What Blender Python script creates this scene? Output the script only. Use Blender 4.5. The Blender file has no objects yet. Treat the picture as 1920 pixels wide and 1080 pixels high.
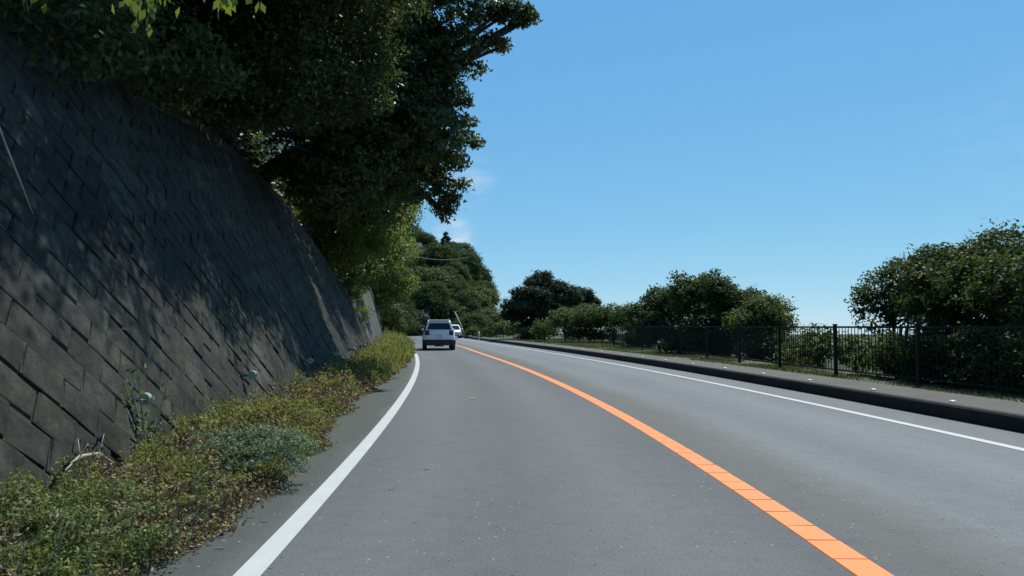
import bpy, bmesh, math
import numpy as np
from mathutils import Vector, Matrix
R = math.radians
S = bpy.context.scene
col = S.collection
rng = np.random.default_rng(7)

# ------------------------------------------------------------------ camera, sky, sun, exposure
CAM_H = 1.3; FPX = 1371.0; PITCH = math.atan(72 / FPX)
cd = bpy.data.cameras.new('camera'); cam = bpy.data.objects.new('camera', cd); col.objects.link(cam)
cam.location = (0, 0, CAM_H); cam.rotation_euler = (R(90) + PITCH, 0, 0)
cd.sensor_width = 36; cd.lens = FPX / 1920 * 36; cd.clip_start = 0.05; cd.clip_end = 20000
S.camera = cam
SUN_EL, SUN_AZ = R(58), R(32)          # azimuth clockwise from straight ahead (+Y)
w = bpy.data.worlds.new("World"); S.world = w; w.use_nodes = True
nt = w.node_tree; bg = nt.nodes['Background']
sky = nt.nodes.new('ShaderNodeTexSky'); sky.sky_type = 'NISHITA'; sky.sun_disc = False
sky.sun_elevation = SUN_EL; sky.sun_rotation = SUN_AZ
sky.altitude = 3000; sky.air_density = 1.0; sky.dust_density = 0.0; sky.ozone_density = 4.0
bg.inputs['Strength'].default_value = 0.12
# two faint wisps of cloud low over the hill
tc = nt.nodes.new('ShaderNodeTexCoord')
def cloud(dirv, size, prev, amt, seed):
    vm = nt.nodes.new('ShaderNodeVectorMath'); vm.operation = 'DISTANCE'
    nt.links.new(tc.outputs['Generated'], vm.inputs[0]); vm.inputs[1].default_value = Vector(dirv).normalized()
    ns = nt.nodes.new('ShaderNodeTexNoise'); ns.inputs['Scale'].default_value = 45; ns.inputs['Detail'].default_value = 5
    mp = nt.nodes.new('ShaderNodeMapping'); mp.inputs['Location'].default_value = (seed, 0, 0); mp.inputs['Scale'].default_value = (.6, 1, 1.4)
    nt.links.new(tc.outputs['Generated'], mp.inputs['Vector']); nt.links.new(mp.outputs['Vector'], ns.inputs['Vector'])
    mr = nt.nodes.new('ShaderNodeMapRange'); mr.interpolation_type = 'SMOOTHERSTEP'; mr.inputs['From Min'].default_value = size; mr.inputs['From Max'].default_value = 0
    nt.links.new(vm.outputs['Value'], mr.inputs['Value'])
    m1 = nt.nodes.new('ShaderNodeMath'); m1.operation = 'MULTIPLY'
    nr2 = nt.nodes.new('ShaderNodeMapRange'); nr2.inputs['From Min'].default_value = .38; nr2.inputs['From Max'].default_value = .68; nt.links.new(ns.outputs['Fac'], nr2.inputs['Value'])
    nt.links.new(mr.outputs['Result'], m1.inputs[0]); nt.links.new(nr2.outputs['Result'], m1.inputs[1])
    m2 = nt.nodes.new('ShaderNodeMath'); m2.operation = 'MULTIPLY'; m2.inputs[1].default_value = amt; m2.use_clamp = True
    nt.links.new(m1.outputs[0], m2.inputs[0])
    mx = nt.nodes.new('ShaderNodeMix'); mx.data_type = 'RGBA'
    nt.links.new(m2.outputs[0], mx.inputs['Factor']); nt.links.new(prev, mx.inputs['A']); mx.inputs['B'].default_value = (6.2, 6.8, 7.2, 1)
    return mx.outputs['Result']
def dirpx(px, py):
    a = (px - 960) / FPX; b = (540 - py) / FPX
    return (a, math.cos(PITCH) - b * math.sin(PITCH), math.sin(PITCH) + b * math.cos(PITCH))
# the camera's tone curve for the sky (softer contrast towards the horizon), the same in every direction
sp_ = nt.nodes.new('ShaderNodeSeparateColor'); cb_ = nt.nodes.new('ShaderNodeCombineColor'); nt.links.new(sky.outputs['Color'], sp_.inputs[0])
for i_, (gm, ml) in enumerate(((.69, .112), (.425, .262), (.175, .532))):
    pw = nt.nodes.new('ShaderNodeMath'); pw.operation = 'POWER'; pw.inputs[1].default_value = gm; nt.links.new(sp_.outputs[i_], pw.inputs[0])
    mu = nt.nodes.new('ShaderNodeMath'); mu.operation = 'MULTIPLY'; mu.inputs[1].default_value = ml / .12; nt.links.new(pw.outputs[0], mu.inputs[0]); nt.links.new(mu.outputs[0], cb_.inputs[i_])
o = cloud(dirpx(848, 442), .042, cb_.outputs[0], .6, 1.0)
o = cloud(dirpx(885, 342), .05, o, .32, 4.0)
o = cloud(dirpx(1900, 250), .12, o, .06, 9.0)
nt.links.new(o, bg.inputs['Color'])
sl = bpy.data.lights.new('sun', 'SUN'); sl.energy = 4.6; sl.angle = R(0.53); sl.color = (1, .95, .87)
so = bpy.data.objects.new('sun', sl); col.objects.link(so)
SUN = Vector((math.sin(SUN_AZ) * math.cos(SUN_EL), math.cos(SUN_AZ) * math.cos(SUN_EL), math.sin(SUN_EL)))
so.rotation_euler = (-SUN).to_track_quat('-Z', 'Y').to_euler(); so.location = (10, 20, 60)
S.view_settings.view_transform = 'Standard'; S.view_settings.look = 'None'
S.view_settings.gamma = 1; S.view_settings.use_curve_mapping = False
S.view_settings.exposure = 0.15
S.render.engine = 'CYCLES'
S.cycles.max_bounces = 6; S.cycles.diffuse_bounces = 3; S.cycles.glossy_bounces = 2; S.cycles.transmission_bounces = 4
S.cycles.use_denoising = True

# ------------------------------------------------------------------ helpers
def pix(px, py, Y):                    # the point at distance Y ahead that is seen at (px, py) of the 1920x1080 photograph
    d = dirpx(px, py); t = Y / d[1]
    return np.array([d[0] * t, Y, CAM_H + d[2] * t])
def ground(px, py, z=0.0):
    d = dirpx(px, py); t = (z - CAM_H) / d[2]
    return np.array([d[0] * t, d[1] * t, z])

def tag(o, label=None, cat=None, group=None, kind=None):
    if label: o['label'] = label
    if cat: o['category'] = cat
    if group: o['group'] = group
    if kind: o['kind'] = kind
    return o
def link(o, parent=None):
    col.objects.link(o)
    if parent is not None: o.parent = parent
    return o
def empty(name, loc=(0, 0, 0), rz=0.0):
    o = bpy.data.objects.new(name, None); o.location = loc; o.rotation_euler = (0, 0, rz); o.empty_display_size = .2
    return link(o)
def pymesh(name, v, f, m=None, parent=None, smooth=False, uv=None):
    me = bpy.data.meshes.new(name); me.from_pydata([tuple(map(float, p)) for p in v], [], [tuple(map(int, q)) for q in f]); me.update()
    if m: me.materials.append(m)
    if smooth: me.polygons.foreach_set('use_smooth', [True] * len(me.polygons))
    if uv is not None:
        l = me.uv_layers.new(name='UVMap')
        idx = np.empty(len(me.loops), dtype=np.int32); me.loops.foreach_get('vertex_index', idx)
        l.data.foreach_set('uv', np.asarray(uv, dtype=np.float32)[idx].ravel())
    return link(bpy.data.objects.new(name, me), parent)
def npmesh(name, V, F, m):             # fast mesh from arrays; F is n x k
    me = bpy.data.meshes.new(name); n, k = F.shape
    me.vertices.add(len(V)); me.vertices.foreach_set('co', V.astype(np.float32).ravel())
    me.loops.add(n * k); me.loops.foreach_set('vertex_index', F.astype(np.int32).ravel())
    me.polygons.add(n); me.polygons.foreach_set('loop_start', np.arange(0, n * k, k, dtype=np.int32))
    me.update(calc_edges=True); me.materials.append(m)
    return me
class MB:                              # collects simple solids into one mesh
    def __init__(s): s.v = []; s.f = []
    def add(s, v, f):
        o = len(s.v); s.v += [tuple(p) for p in v]; s.f += [tuple(i + o for i in q) for q in f]; return s
    def box(s, c, d, M=None):
        x, y, z = [q / 2 for q in d]; P = [(-x, -y, -z), (x, -y, -z), (x, y, -z), (-x, y, -z), (-x, -y, z), (x, -y, z), (x, y, z), (-x, y, z)]
        P = [Vector(p) for p in P]
        if M is not None: P = [M @ p for p in P]
        return s.add([p + Vector(c) for p in P], [(3, 2, 1, 0), (4, 5, 6, 7), (0, 1, 5, 4), (1, 2, 6, 5), (2, 3, 7, 6), (3, 0, 4, 7)])
    def tube(s, pts, rad, n=6):
        pts = [Vector(p) for p in pts]; rad = rad if hasattr(rad, '__len__') else [rad] * len(pts)
        vs = []
        for i, p in enumerate(pts):
            t = (pts[min(i + 1, len(pts) - 1)] - pts[max(i - 1, 0)]).normalized()
            u = t.cross(Vector((0.31, .17, .93)));  u = u.normalized() if u.length > 1e-4 else Vector((1, 0, 0)); q = t.cross(u)
            for k in range(n):
                a = 2 * math.pi * k / n; vs.append(p + (u * math.cos(a) + q * math.sin(a)) * rad[i])
        fs = []
        for i in range(len(pts) - 1):
            for k in range(n):
                a = i * n + k; b = i * n + (k + 1) % n; fs.append((a, b, b + n, a + n))
        fs.append(tuple(range(n))[::-1]); fs.append(tuple(range((len(pts) - 1) * n, len(pts) * n)))
        return s.add(vs, fs)
    def disc(s, c, axis, r, h, n=16, r2=None):  # a short cylinder from c along axis
        a = Vector(axis).normalized(); c = Vector(c)
        u = a.orthogonal().normalized(); q = a.cross(u); r2 = r if r2 is None else r2
        vs = [c + (u * math.cos(2 * math.pi * k / n) + q * math.sin(2 * math.pi * k / n)) * r for k in range(n)]
        vs += [c + a * h + (u * math.cos(2 * math.pi * k / n) + q * math.sin(2 * math.pi * k / n)) * r2 for k in range(n)]
        fs = [tuple(range(n))[::-1], tuple(range(n, 2 * n))] + [(k, (k + 1) % n, (k + 1) % n + n, k + n) for k in range(n)]
        return s.add(vs, fs)
    def build(s, name, m, parent=None, smooth=False, bevel=0):
        o = pymesh(name, s.v, s.f, m, parent, smooth)
        if bevel:
            b = o.modifiers.new('bevel', 'BEVEL'); b.width = bevel; b.segments = 2; b.limit_method = 'ANGLE'; b.angle_limit = R(35)
        return o

# ------------------------------------------------------------------ materials
def newmat(name):
    m = bpy.data.materials.new(name); m.use_nodes = True
    t = m.node_tree; return m, t, t.nodes['Principled BSDF']
def N(t, kind, **kw):
    n = t.nodes.new(kind)
    for k, v in kw.items():
        if k in n.inputs: n.inputs[k].default_value = v
        else: setattr(n, k, v)
    return n
def ramp(t, fac, stops):
    r = t.nodes.new('ShaderNodeValToRGB'); e = r.color_ramp.elements
    while len(e) < len(stops): e.new(.5)
    for q, (p, c) in zip(e, stops): q.position = p; q.color = (*c, 1)
    t.links.new(fac, r.inputs['Fac']); return r.outputs['Color']
def noise(t, scale, detail=6, rough=.6, stretch=None, world=True):
    g = N(t, 'ShaderNodeNewGeometry') if world else N(t, 'ShaderNodeTexCoord')
    v = g.outputs['Position'] if world else g.outputs['Object']
    if stretch:
        mp = N(t, 'ShaderNodeMapping'); mp.inputs['Scale'].default_value = stretch; t.links.new(v, mp.inputs['Vector']); v = mp.outputs['Vector']
    n = N(t, 'ShaderNodeTexNoise', Scale=scale, Detail=detail, Roughness=rough); t.links.new(v, n.inputs['Vector'])
    return n.outputs['Fac']
def mixc(t, fac, a, b, mode='MIX'):
    m = N(t, 'ShaderNodeMix'); m.data_type = 'RGBA'; m.blend_type = mode
    for s, k in ((fac, 'Factor'), (a, 'A'), (b, 'B')):
        if hasattr(s, 'is_linked') or hasattr(s, 'links'): t.links.new(s, m.inputs[k])
        elif k == 'Factor': m.inputs[k].default_value = s
        else: m.inputs[k].default_value = (*s, 1)
    return m.outputs['Result']
def bump(t, b, h, strength, dist):
    n = N(t, 'ShaderNodeBump', Strength=strength, Distance=dist); t.links.new(h, n.inputs['Height']); t.links.new(n.outputs['Normal'], b.inputs['Normal'])
def plain(name, c, rough=.5, metal=0, var=.15, scale=6, spec=.5, coat=0):
    m, t, b = newmat(name)
    n = noise(t, scale, world=False)
    t.links.new(ramp(t, n, [(.3, [x * (1 - var) for x in c]), (.7, [x * (1 + var) for x in c])]), b.inputs['Base Color'])
    b.inputs['Roughness'].default_value = rough; b.inputs['Metallic'].default_value = metal
    b.inputs['Specular IOR Level'].default_value = spec; b.inputs['Coat Weight'].default_value = coat
    return m
def leafmat(name, stops, trans=.3, rough=.42, tcol=(.12, .2, .02), spec=.5):
    m, t, b = newmat(name)
    g = N(t, 'ShaderNodeNewGeometry')
    c = ramp(t, g.outputs['Random Per Island'], stops)
    oi = N(t, 'ShaderNodeObjectInfo')
    hs = N(t, 'ShaderNodeHueSaturation'); mr = N(t, 'ShaderNodeMapRange'); mr.inputs['To Min'].default_value = .75; mr.inputs['To Max'].default_value = 1.25
    t.links.new(oi.outputs['Random'], mr.inputs['Value']); t.links.new(mr.outputs['Result'], hs.inputs['Value']); t.links.new(c, hs.inputs['Color'])
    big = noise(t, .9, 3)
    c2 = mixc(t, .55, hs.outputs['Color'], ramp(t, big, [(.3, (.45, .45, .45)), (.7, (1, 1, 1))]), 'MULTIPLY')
    t.links.new(c2, b.inputs['Base Color']); b.inputs['Roughness'].default_value = rough; b.inputs['Specular IOR Level'].default_value = spec
    tr = N(t, 'ShaderNodeBsdfTranslucent'); tr.inputs['Color'].default_value = (*tcol, 1)
    ms = N(t, 'ShaderNodeMixShader', Fac=trans); t.links.new(b.outputs[0], ms.inputs[1]); t.links.new(tr.outputs[0], ms.inputs[2])
    t.links.new(ms.outputs[0], t.nodes['Material Output'].inputs['Surface'])
    return m
# asphalt: UV u = metres right of the centre line, v = metres along
def asphalt_mat():
    m, t, b = newmat('asphalt')
    uv = N(t, 'ShaderNodeUVMap'); sx = N(t, 'ShaderNodeSeparateXYZ'); t.links.new(uv.outputs['UV'], sx.inputs[0])
    wob = noise(t, .35, 3)
    a = N(t, 'ShaderNodeMath', operation='MULTIPLY_ADD'); t.links.new(wob, a.inputs[0]); a.inputs[1].default_value = .7; t.links.new(sx.outputs['X'], a.inputs[2])
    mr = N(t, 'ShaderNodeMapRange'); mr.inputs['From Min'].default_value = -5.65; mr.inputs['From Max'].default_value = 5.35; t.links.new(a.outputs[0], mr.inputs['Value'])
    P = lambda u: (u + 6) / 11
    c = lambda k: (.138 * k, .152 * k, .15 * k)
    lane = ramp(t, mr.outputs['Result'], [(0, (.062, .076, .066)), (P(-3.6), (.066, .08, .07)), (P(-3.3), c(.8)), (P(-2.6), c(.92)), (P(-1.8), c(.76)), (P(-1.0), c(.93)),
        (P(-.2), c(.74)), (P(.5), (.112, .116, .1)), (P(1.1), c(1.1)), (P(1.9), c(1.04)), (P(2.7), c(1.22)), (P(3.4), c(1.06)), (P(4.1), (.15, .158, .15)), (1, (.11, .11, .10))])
    fine = noise(t, 55, 4, .7); c1 = mixc(t, .55, lane, ramp(t, fine, [(.3, (.42, .42, .42)), (.7, (1.36, 1.36, 1.36))]), 'MULTIPLY')
    blot = noise(t, .8, 5, .6, (1, .25, 1)); c1 = mixc(t, .5, c1, ramp(t, blot, [(.3, (.8, .8, .8)), (.7, (1.12, 1.12, 1.12))]), 'MULTIPLY')
    bl2 = noise(t, 5, 7, .75); c1 = mixc(t, .55, c1, ramp(t, bl2, [(.32, (.78, .78, .77)), (.5, (1, 1, 1)), (.7, (1.14, 1.14, 1.14))]), 'MULTIPLY')
    vo = N(t, 'ShaderNodeTexVoronoi', Scale=20); g = N(t, 'ShaderNodeNewGeometry'); t.links.new(g.outputs['Position'], vo.inputs['Vector'])
    sp = N(t, 'ShaderNodeSeparateColor'); t.links.new(vo.outputs['Color'], sp.inputs[0])
    near = N(t, 'ShaderNodeMath', operation='LESS_THAN'); near.inputs[1].default_value = .16; t.links.new(vo.outputs['Distance'], near.inputs[0])
    hi = N(t, 'ShaderNodeMath', operation='GREATER_THAN'); hi.inputs[1].default_value = .93; t.links.new(sp.outputs[0], hi.inputs[0])
    lo = N(t, 'ShaderNodeMath', operation='LESS_THAN'); lo.inputs[1].default_value = .09; t.links.new(sp.outputs[0], lo.inputs[0])
    for q, k in ((hi, (.3, .3, .29)), (lo, (.02, .02, .02))):
        mm = N(t, 'ShaderNodeMath', operation='MULTIPLY'); t.links.new(q.outputs[0], mm.inputs[0]); t.links.new(near.outputs[0], mm.inputs[1])
        c1 = mixc(t, mm.outputs[0], c1, k)
    t.links.new(c1, b.inputs['Base Color']); b.inputs['Roughness'].default_value = .8; b.inputs['Specular IOR Level'].default_value = .35
    bump(t, b, noise(t, 90, 3), .5, .006)
    return m
def paint_mat(name, c, wear=.35):
    m, t, b = newmat(name)
    n = noise(t, 38, 6, .7); n2 = noise(t, 3, 3)
    c1 = ramp(t, n, [(.22, [x * .6 for x in c]), (.4, c), (.75, [min(1, x * 1.05) for x in c])])
    c1 = mixc(t, wear, c1, ramp(t, n2, [(.35, (.8, .8, .8)), (.65, (1, 1, 1))]), 'MULTIPLY')
    t.links.new(c1, b.inputs['Base Color']); b.inputs['Roughness'].default_value = .7
    bump(t, b, n, .3, .004); return m
def concrete_mat(name, lo, hi, moss, objrand=False, mossamt=.5, streak=True):
    m, t, b = newmat(name)
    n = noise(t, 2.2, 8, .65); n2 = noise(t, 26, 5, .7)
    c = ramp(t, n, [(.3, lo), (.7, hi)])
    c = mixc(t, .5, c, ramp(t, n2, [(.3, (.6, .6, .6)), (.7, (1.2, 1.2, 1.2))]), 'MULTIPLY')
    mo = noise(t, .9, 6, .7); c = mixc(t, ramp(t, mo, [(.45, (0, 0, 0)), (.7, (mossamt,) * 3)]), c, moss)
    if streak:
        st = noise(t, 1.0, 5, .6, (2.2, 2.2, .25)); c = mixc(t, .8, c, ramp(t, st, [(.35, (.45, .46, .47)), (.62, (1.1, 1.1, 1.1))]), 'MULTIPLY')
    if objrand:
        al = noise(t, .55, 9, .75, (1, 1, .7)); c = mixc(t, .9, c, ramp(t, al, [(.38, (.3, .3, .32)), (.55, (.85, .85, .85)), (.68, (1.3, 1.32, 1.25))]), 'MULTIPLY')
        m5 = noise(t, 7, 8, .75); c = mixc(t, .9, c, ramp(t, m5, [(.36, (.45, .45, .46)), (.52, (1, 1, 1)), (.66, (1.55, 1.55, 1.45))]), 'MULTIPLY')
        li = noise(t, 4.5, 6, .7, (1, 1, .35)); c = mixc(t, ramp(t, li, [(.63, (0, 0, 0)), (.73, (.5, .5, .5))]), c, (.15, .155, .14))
        oi = N(t, 'ShaderNodeObjectInfo'); c = mixc(t, .7, c, ramp(t, oi.outputs['Random'], [(0, (.75, .75, .77)), (1, (1.2, 1.2, 1.17))]), 'MULTIPLY')
    t.links.new(c, b.inputs['Base Color']); b.inputs['Roughness'].default_value = .9; b.inputs['Specular IOR Level'].default_value = .3
    bump(t, b, n2, .6, .012); return m
def soil_mat(name, stops, scale=1.3):
    m, t, b = newmat(name)
    n = noise(t, scale, 8, .7); n2 = noise(t, 30, 5, .7)
    c = ramp(t, n, stops); c = mixc(t, .6, c, ramp(t, n2, [(.3, (.5, .5, .5)), (.7, (1.25, 1.25, 1.25))]), 'MULTIPLY')
    t.links.new(c, b.inputs['Base Color']); b.inputs['Roughness'].default_value = .95; b.inputs['Specular IOR Level'].default_value = .2
    bump(t, b, n2, .7, .02); return m
M = {}
M['asphalt'] = asphalt_mat()
M['white_paint'] = paint_mat('white_road_paint', (.47, .505, .49))
M['orange_paint'] = paint_mat('orange_road_paint', (.78, .25, .06))
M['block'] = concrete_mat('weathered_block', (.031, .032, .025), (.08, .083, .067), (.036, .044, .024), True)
M['wall_core'] = concrete_mat('joint_mortar', (.03, .029, .024), (.05, .048, .04), (.03, .033, .018))
M['wall_smooth'] = concrete_mat('weathered_concrete', (.075, .085, .07), (.12, .13, .11), (.06, .075, .04))
M['kerb'] = concrete_mat('dark_kerb_concrete', (.018, .018, .018), (.034, .034, .032), (.022, .026, .015), False, .4, False)
M['pavement'] = soil_mat('old_pavement_asphalt', [(.3, (.105, .108, .094)), (.5, (.14, .138, .12)), (.72, (.14, .146, .108))], .8)
M['verge'] = soil_mat('grassy_verge', [(.3, (.085, .095, .05)), (.5, (.125, .13, .07)), (.7, (.13, .12, .09))], .9)
M['ground'] = soil_mat('rough_ground', [(.3, (.03, .035, .018)), (.6, (.05, .06, .025)), (.8, (.06, .05, .03))], .5)
M['hill'] = soil_mat('hill_soil', [(.3, (.015, .018, .01)), (.7, (.035, .04, .018))], .6)
M['bark'] = plain('bark', (.055, .045, .035), .9, 0, .4, 9, .2)
M['stem_pale'] = plain('bleached_stem', (.42, .39, .29), .85, 0, .2, 9, .2)
M['bark_pale'] = plain('pale_bark', (.24, .22, .165), .85, 0, .3, 9, .2)
M['fence'] = plain('dark_green_fence_paint', (.012, .017, .014), .6, 0, .25, 4, .2)
M['reflector'] = plain('reflector_lens', (.3, .33, .23), .7, 0, .06, 20)
M['dark_metal'] = plain('dark_bracket_metal', (.06, .06, .06), .5, .3)
M['grey_metal'] = plain('galvanised_metal', (.45, .46, .46), .45, .6)
M['stud'] = plain('kerb_stud_white', (.45, .45, .41), .5, 0, .15)
M['white_car'] = plain('white_car_paint', (.82, .82, .8), .35, 0, .03, 2, .4, .15)
M['black_plastic'] = plain('black_plastic', (.015, .015, .016), .55, 0, .2)
M['tyre'] = plain('tyre_rubber', (.02, .02, .02), .8, 0, .2)
M['rim'] = plain('alloy_rim', (.35, .36, .37), .35, .8)
M['lamp_red'] = plain('tail_lamp_lens', (.06, .012, .018), .15, 0, .1)
M['lamp_clear'] = plain('head_lamp_lens', (.55, .58, .6), .12, 0, .1)
M['plate'] = plain('number_plate', (.6, .62, .6), .5, 0, .04)
def glass_mat():
    m, t, b = newmat('car_glass'); n = noise(t, 3, 3, world=False)
    t.links.new(ramp(t, n, [(.3, (.012, .016, .02)), (.7, (.02, .026, .03))]), b.inputs['Base Color']); b.inputs['Roughness'].default_value = .08; b.inputs['Specular IOR Level'].default_value = .25
    return m
M['glass'] = glass_mat()
G = lambda a, k=1.0: tuple(x * k for x in a)
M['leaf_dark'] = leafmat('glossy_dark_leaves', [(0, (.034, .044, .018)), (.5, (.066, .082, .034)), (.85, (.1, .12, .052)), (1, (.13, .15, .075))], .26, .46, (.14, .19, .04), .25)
M['leaf_sun'] = leafmat('sunlit_green_leaves', [(0, (.05, .07, .02)), (.5, (.1, .13, .035)), (.85, (.14, .17, .05)), (1, (.18, .2, .07))], .4, .5, (.24, .31, .05), .25)  # sunlight painted into the leaf colour, for crowns that stand in shade
M['leaf_shrub'] = leafmat('fence_side_leaves', [(0, (.026, .042, .016)), (.5, (.05, .072, .026)), (.85, (.08, .105, .036)), (1, (.12, .14, .055))], .25, .6, (.12, .18, .025), .15)
M['leaf_mid'] = leafmat('mid_green_leaves', [(0, (.03, .052, .016)), (.5, (.05, .08, .022)), (.85, (.075, .11, .03)), (1, (.11, .135, .045))], .3, .55, (.15, .21, .025), .25)
M['leaf_bright'] = leafmat('bright_green_leaves', [(0, (.06, .1, .02)), (.6, (.1, .15, .03)), (1, (.15, .18, .04))], .45, .4, (.3, .4, .04))
M['leaf_hill'] = leafmat('hill_forest_leaves', [(0, (.035, .055, .025)), (.5, (.065, .092, .038)), (1, (.11, .135, .06))], .28, .75, (.12, .18, .035), .15)
M['leaf_pine'] = leafmat('dark_needles', [(0, (.022, .034, .02)), (.6, (.05, .064, .034)), (1, (.095, .105, .05))], .16, .7, (.07, .1, .025), .25)
M['leaf_grey'] = leafmat('grey_twigs', [(0, (.08, .085, .07)), (.5, (.12, .125, .1)), (1, (.17, .17, .14))], .1, .7, (.1, .1, .06))
M['weed'] = leafmat('weed_leaves', [(0, (.07, .085, .022)), (.4, (.18, .2, .05)), (.7, (.33, .32, .1)), (.9, (.42, .38, .16)), (1, (.34, .26, .14))], .35, .7, (.3, .32, .05), .25)
M['weed_dry'] = leafmat('dry_leaves', [(0, (.07, .045, .022)), (.4, (.17, .12, .06)), (.7, (.3, .235, .125)), (1, (.46, .39, .24))], .15, .7, (.25, .14, .04), .25)
M['weed_green'] = leafmat('fresh_weed_leaves', [(0, (.05, .075, .022)), (.5, (.13, .17, .055)), (1, (.28, .31, .12))], .3, .6, (.18, .25, .04), .25)
M['bush_blue'] = leafmat('bluish_leaves', [(0, (.08, .12, .065)), (.5, (.2, .28, .165)), (1, (.38, .47, .3))], .25, .7, (.24, .34, .17), .25)
M['grass'] = leafmat('short_grass_blades', [(0, (.07, .085, .035)), (.5, (.125, .135, .055)), (1, (.18, .165, .085))], .3, .6, (.14, .16, .03))
M['yellow_leaf'] = plain('yellow_fallen_leaf', (.55, .45, .05), .6)

# ------------------------------------------------------------------ the road's lines as curves (x as a function of the distance ahead)
CL = np.array([1.38334266e-05, -2.52898351e-03, -2.41756323e-02, -1.25020167e+00])
CC = np.array([5.12834695e-05, -5.21283504e-03, 2.50098719e-02, 1.87066716e+00])
CR = np.array([2.30863324e-05, -3.38263691e-03, -1.38488715e-02, 5.69329617e+00])
def ev(c, y, lo, hi):
    y = np.asarray(y, float); yc = np.clip(y, lo, hi)
    return np.polyval(c, yc) + (y - yc) * np.polyval(np.polyder(c), yc)
YEND = 93.0
def Lx(y): return ev(CL, y, 0, 93)
def Rx(y):
    y = np.asarray(y, float); k = np.clip((y - 55) / 16, 0, 1); return ev(CR, y, 0, 80) * (1 - k) + (Lx(y) + 6.5) * k
def Cx(y):
    y = np.asarray(y, float); k = np.clip((y - 40) / 8, 0, 1); return ev(CC, y, 2.4, 48) * (1 - k) + (Lx(y) + 3.28) * k
YS = np.concatenate([np.arange(-14, 30, 1.0), np.arange(30, YEND + .1, 1.5)])
def arc(p0, head, r, ang, n):          # turning left
    c = np.array([p0[0] - r * math.cos(head), p0[1] + r * math.sin(head)]) if False else np.array(p0) + r * np.array([-math.cos(head), math.sin(head)])
    out = []
    for i in range(1, n + 1):
        a = head - ang * i / n; out.append(c + r * np.array([math.cos(a), -math.sin(a)]))
    return np.array(out)
yE = YS[-1]; hE = math.atan2(float(Cx(yE) - Cx(yE - 1)), 1.0); hE = math.atan(float(Cx(yE) - Cx(yE - 1)))
def line(fn, off=0.0):                 # polyline of a road line, with the bend away to the left at its far end
    a = np.stack([fn(YS) + off, YS], 1)
    lat = (fn(yE) + off - Cx(yE))
    nrm = np.array([math.cos(hE), -math.sin(hE)])
    p0 = np.array([Cx(yE), yE]) + nrm * lat
    r = 34.0 + lat
    # heading measured from +Y towards +X; left turn lowers it
    ctr = p0 - nrm * r; out = []
    for i in range(1, 25):
        h = hE - R(75) * i / 24; out.append(ctr + r * np.array([math.cos(h), -math.sin(h)]))
    return np.vstack([a, np.array(out)])
ALONG = None
def strip(name, lines, z, m, parent=None, latuv=None):
    n = len(lines[0]); k = len(lines); V = []; UV = []
    ctr = line(Cx); d = np.concatenate([[0], np.cumsum(np.linalg.norm(np.diff(ctr, axis=0), axis=1))])
    for i in range(n):
        for j in range(k):
            zz = z[j] if hasattr(z, '__len__') else z
            V.append((lines[j][i][0], lines[j][i][1], zz))
            lat = np.linalg.norm(lines[j][i] - ctr[i]) * (1 if lines[j][i][0] >= ctr[i][0] else -1)
            UV.append((lat, d[i]))
    F = [(i * k + j, i * k + j + 1, (i + 1) * k + j + 1, (i + 1) * k + j) for i in range(n - 1) for j in range(k - 1)]
    return pymesh(name, V, F, m, parent, uv=UV)
KO = 0.92                              # kerb face, metres right of the right edge line
road = strip('road', [line(Lx, -2.0), line(Lx, -1.0), line(Lx, 0), line(Cx, -1.6), line(Cx), line(Cx, 1.6), line(Rx), line(Rx, KO + .02)], 0.0, M['asphalt'])
tag(road, kind='structure')
tag(strip('edge_line', [line(Lx, -.072), line(Lx, .072)], 0.004, M['white_paint']), kind='structure')
tag(strip('edge_line', [line(Rx, -.068), line(Rx, .068)], 0.004, M['white_paint']), kind='structure')
# the centre line is thick paint laid in short lengths with cracks between
ctr_line = empty('centre_line'); tag(ctr_line, kind='structure')
y = 1.0; far = MB(); k = 0; lr = np.random.default_rng(3)
while y < YEND - 1:
    ln = (.33 if y < 30 else 1.2) * lr.uniform(.85, 1.15)
    gap = .010 if lr.random() < .7 else .005
    y1 = y + ln - gap; sk = lr.uniform(-.006, .006)
    a, b = float(Cx(y)), float(Cx(y1)); hw = .1 + lr.uniform(-.002, .002)
    V = []
    for (xx, yy, s) in ((a, y, 1), (b, y1, -1)):
        for zz, ins in ((.0005, 0), (.006, .004)):
            V += [(xx - hw + ins, yy + ins * s + sk, zz), (xx + hw - ins, yy + ins * s - sk, zz)]
    F = [(2, 3, 7, 6), (0, 2, 6, 4), (1, 5, 7, 3), (0, 1, 3, 2), (4, 6, 7, 5)]
    if y < 26: pymesh('line_segment', V, F, M['orange_paint'], ctr_line)
    else: far.add(V, F)
    y += ln
tag(far.build('far_line_segments', M['orange_paint'], ctr_line), kind='stuff')
# kerb, pavement, verge
kl = MB(); K = line(Rx, KO); K2 = line(Rx, KO + .16)
n = len(K); V = []
prof = [(0, -.06), (.012, .175), (.03, .2), (.16, .2), (.16, -.06)]
for i in range(n):
    d = (K2[i] - K[i]) / .16
    for (a, zz) in prof: V.append((K[i][0] + d[0] * a, K[i][1] + d[1] * a, zz))
F = [(i * 5 + j, (i + 1) * 5 + j, (i + 1) * 5 + j + 1, i * 5 + j + 1) for i in range(n - 1) for j in range(4)]
kerb = pymesh('kerb', V, F, M['kerb']); tag(kerb, kind='structure')
PV = line(Rx, KO + .16); 
pave_w = 1.15
tag(strip('pavement', [line(Rx, KO + .155), line(Rx, KO + .7), line(Rx, KO + pave_w + .16)], [.197, .202, .2], M['pavement']), kind='structure')
def fenceX(y): return np.interp(y, [-15, 5, 12, 16.4, 19.3, 23, 40, 46, 60, 95], [8.6, 8.3, 7.75, 7.33, 7.12, 6.9, 5.55, 6.5, 6.2, 2.0])
yy = YS
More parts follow.
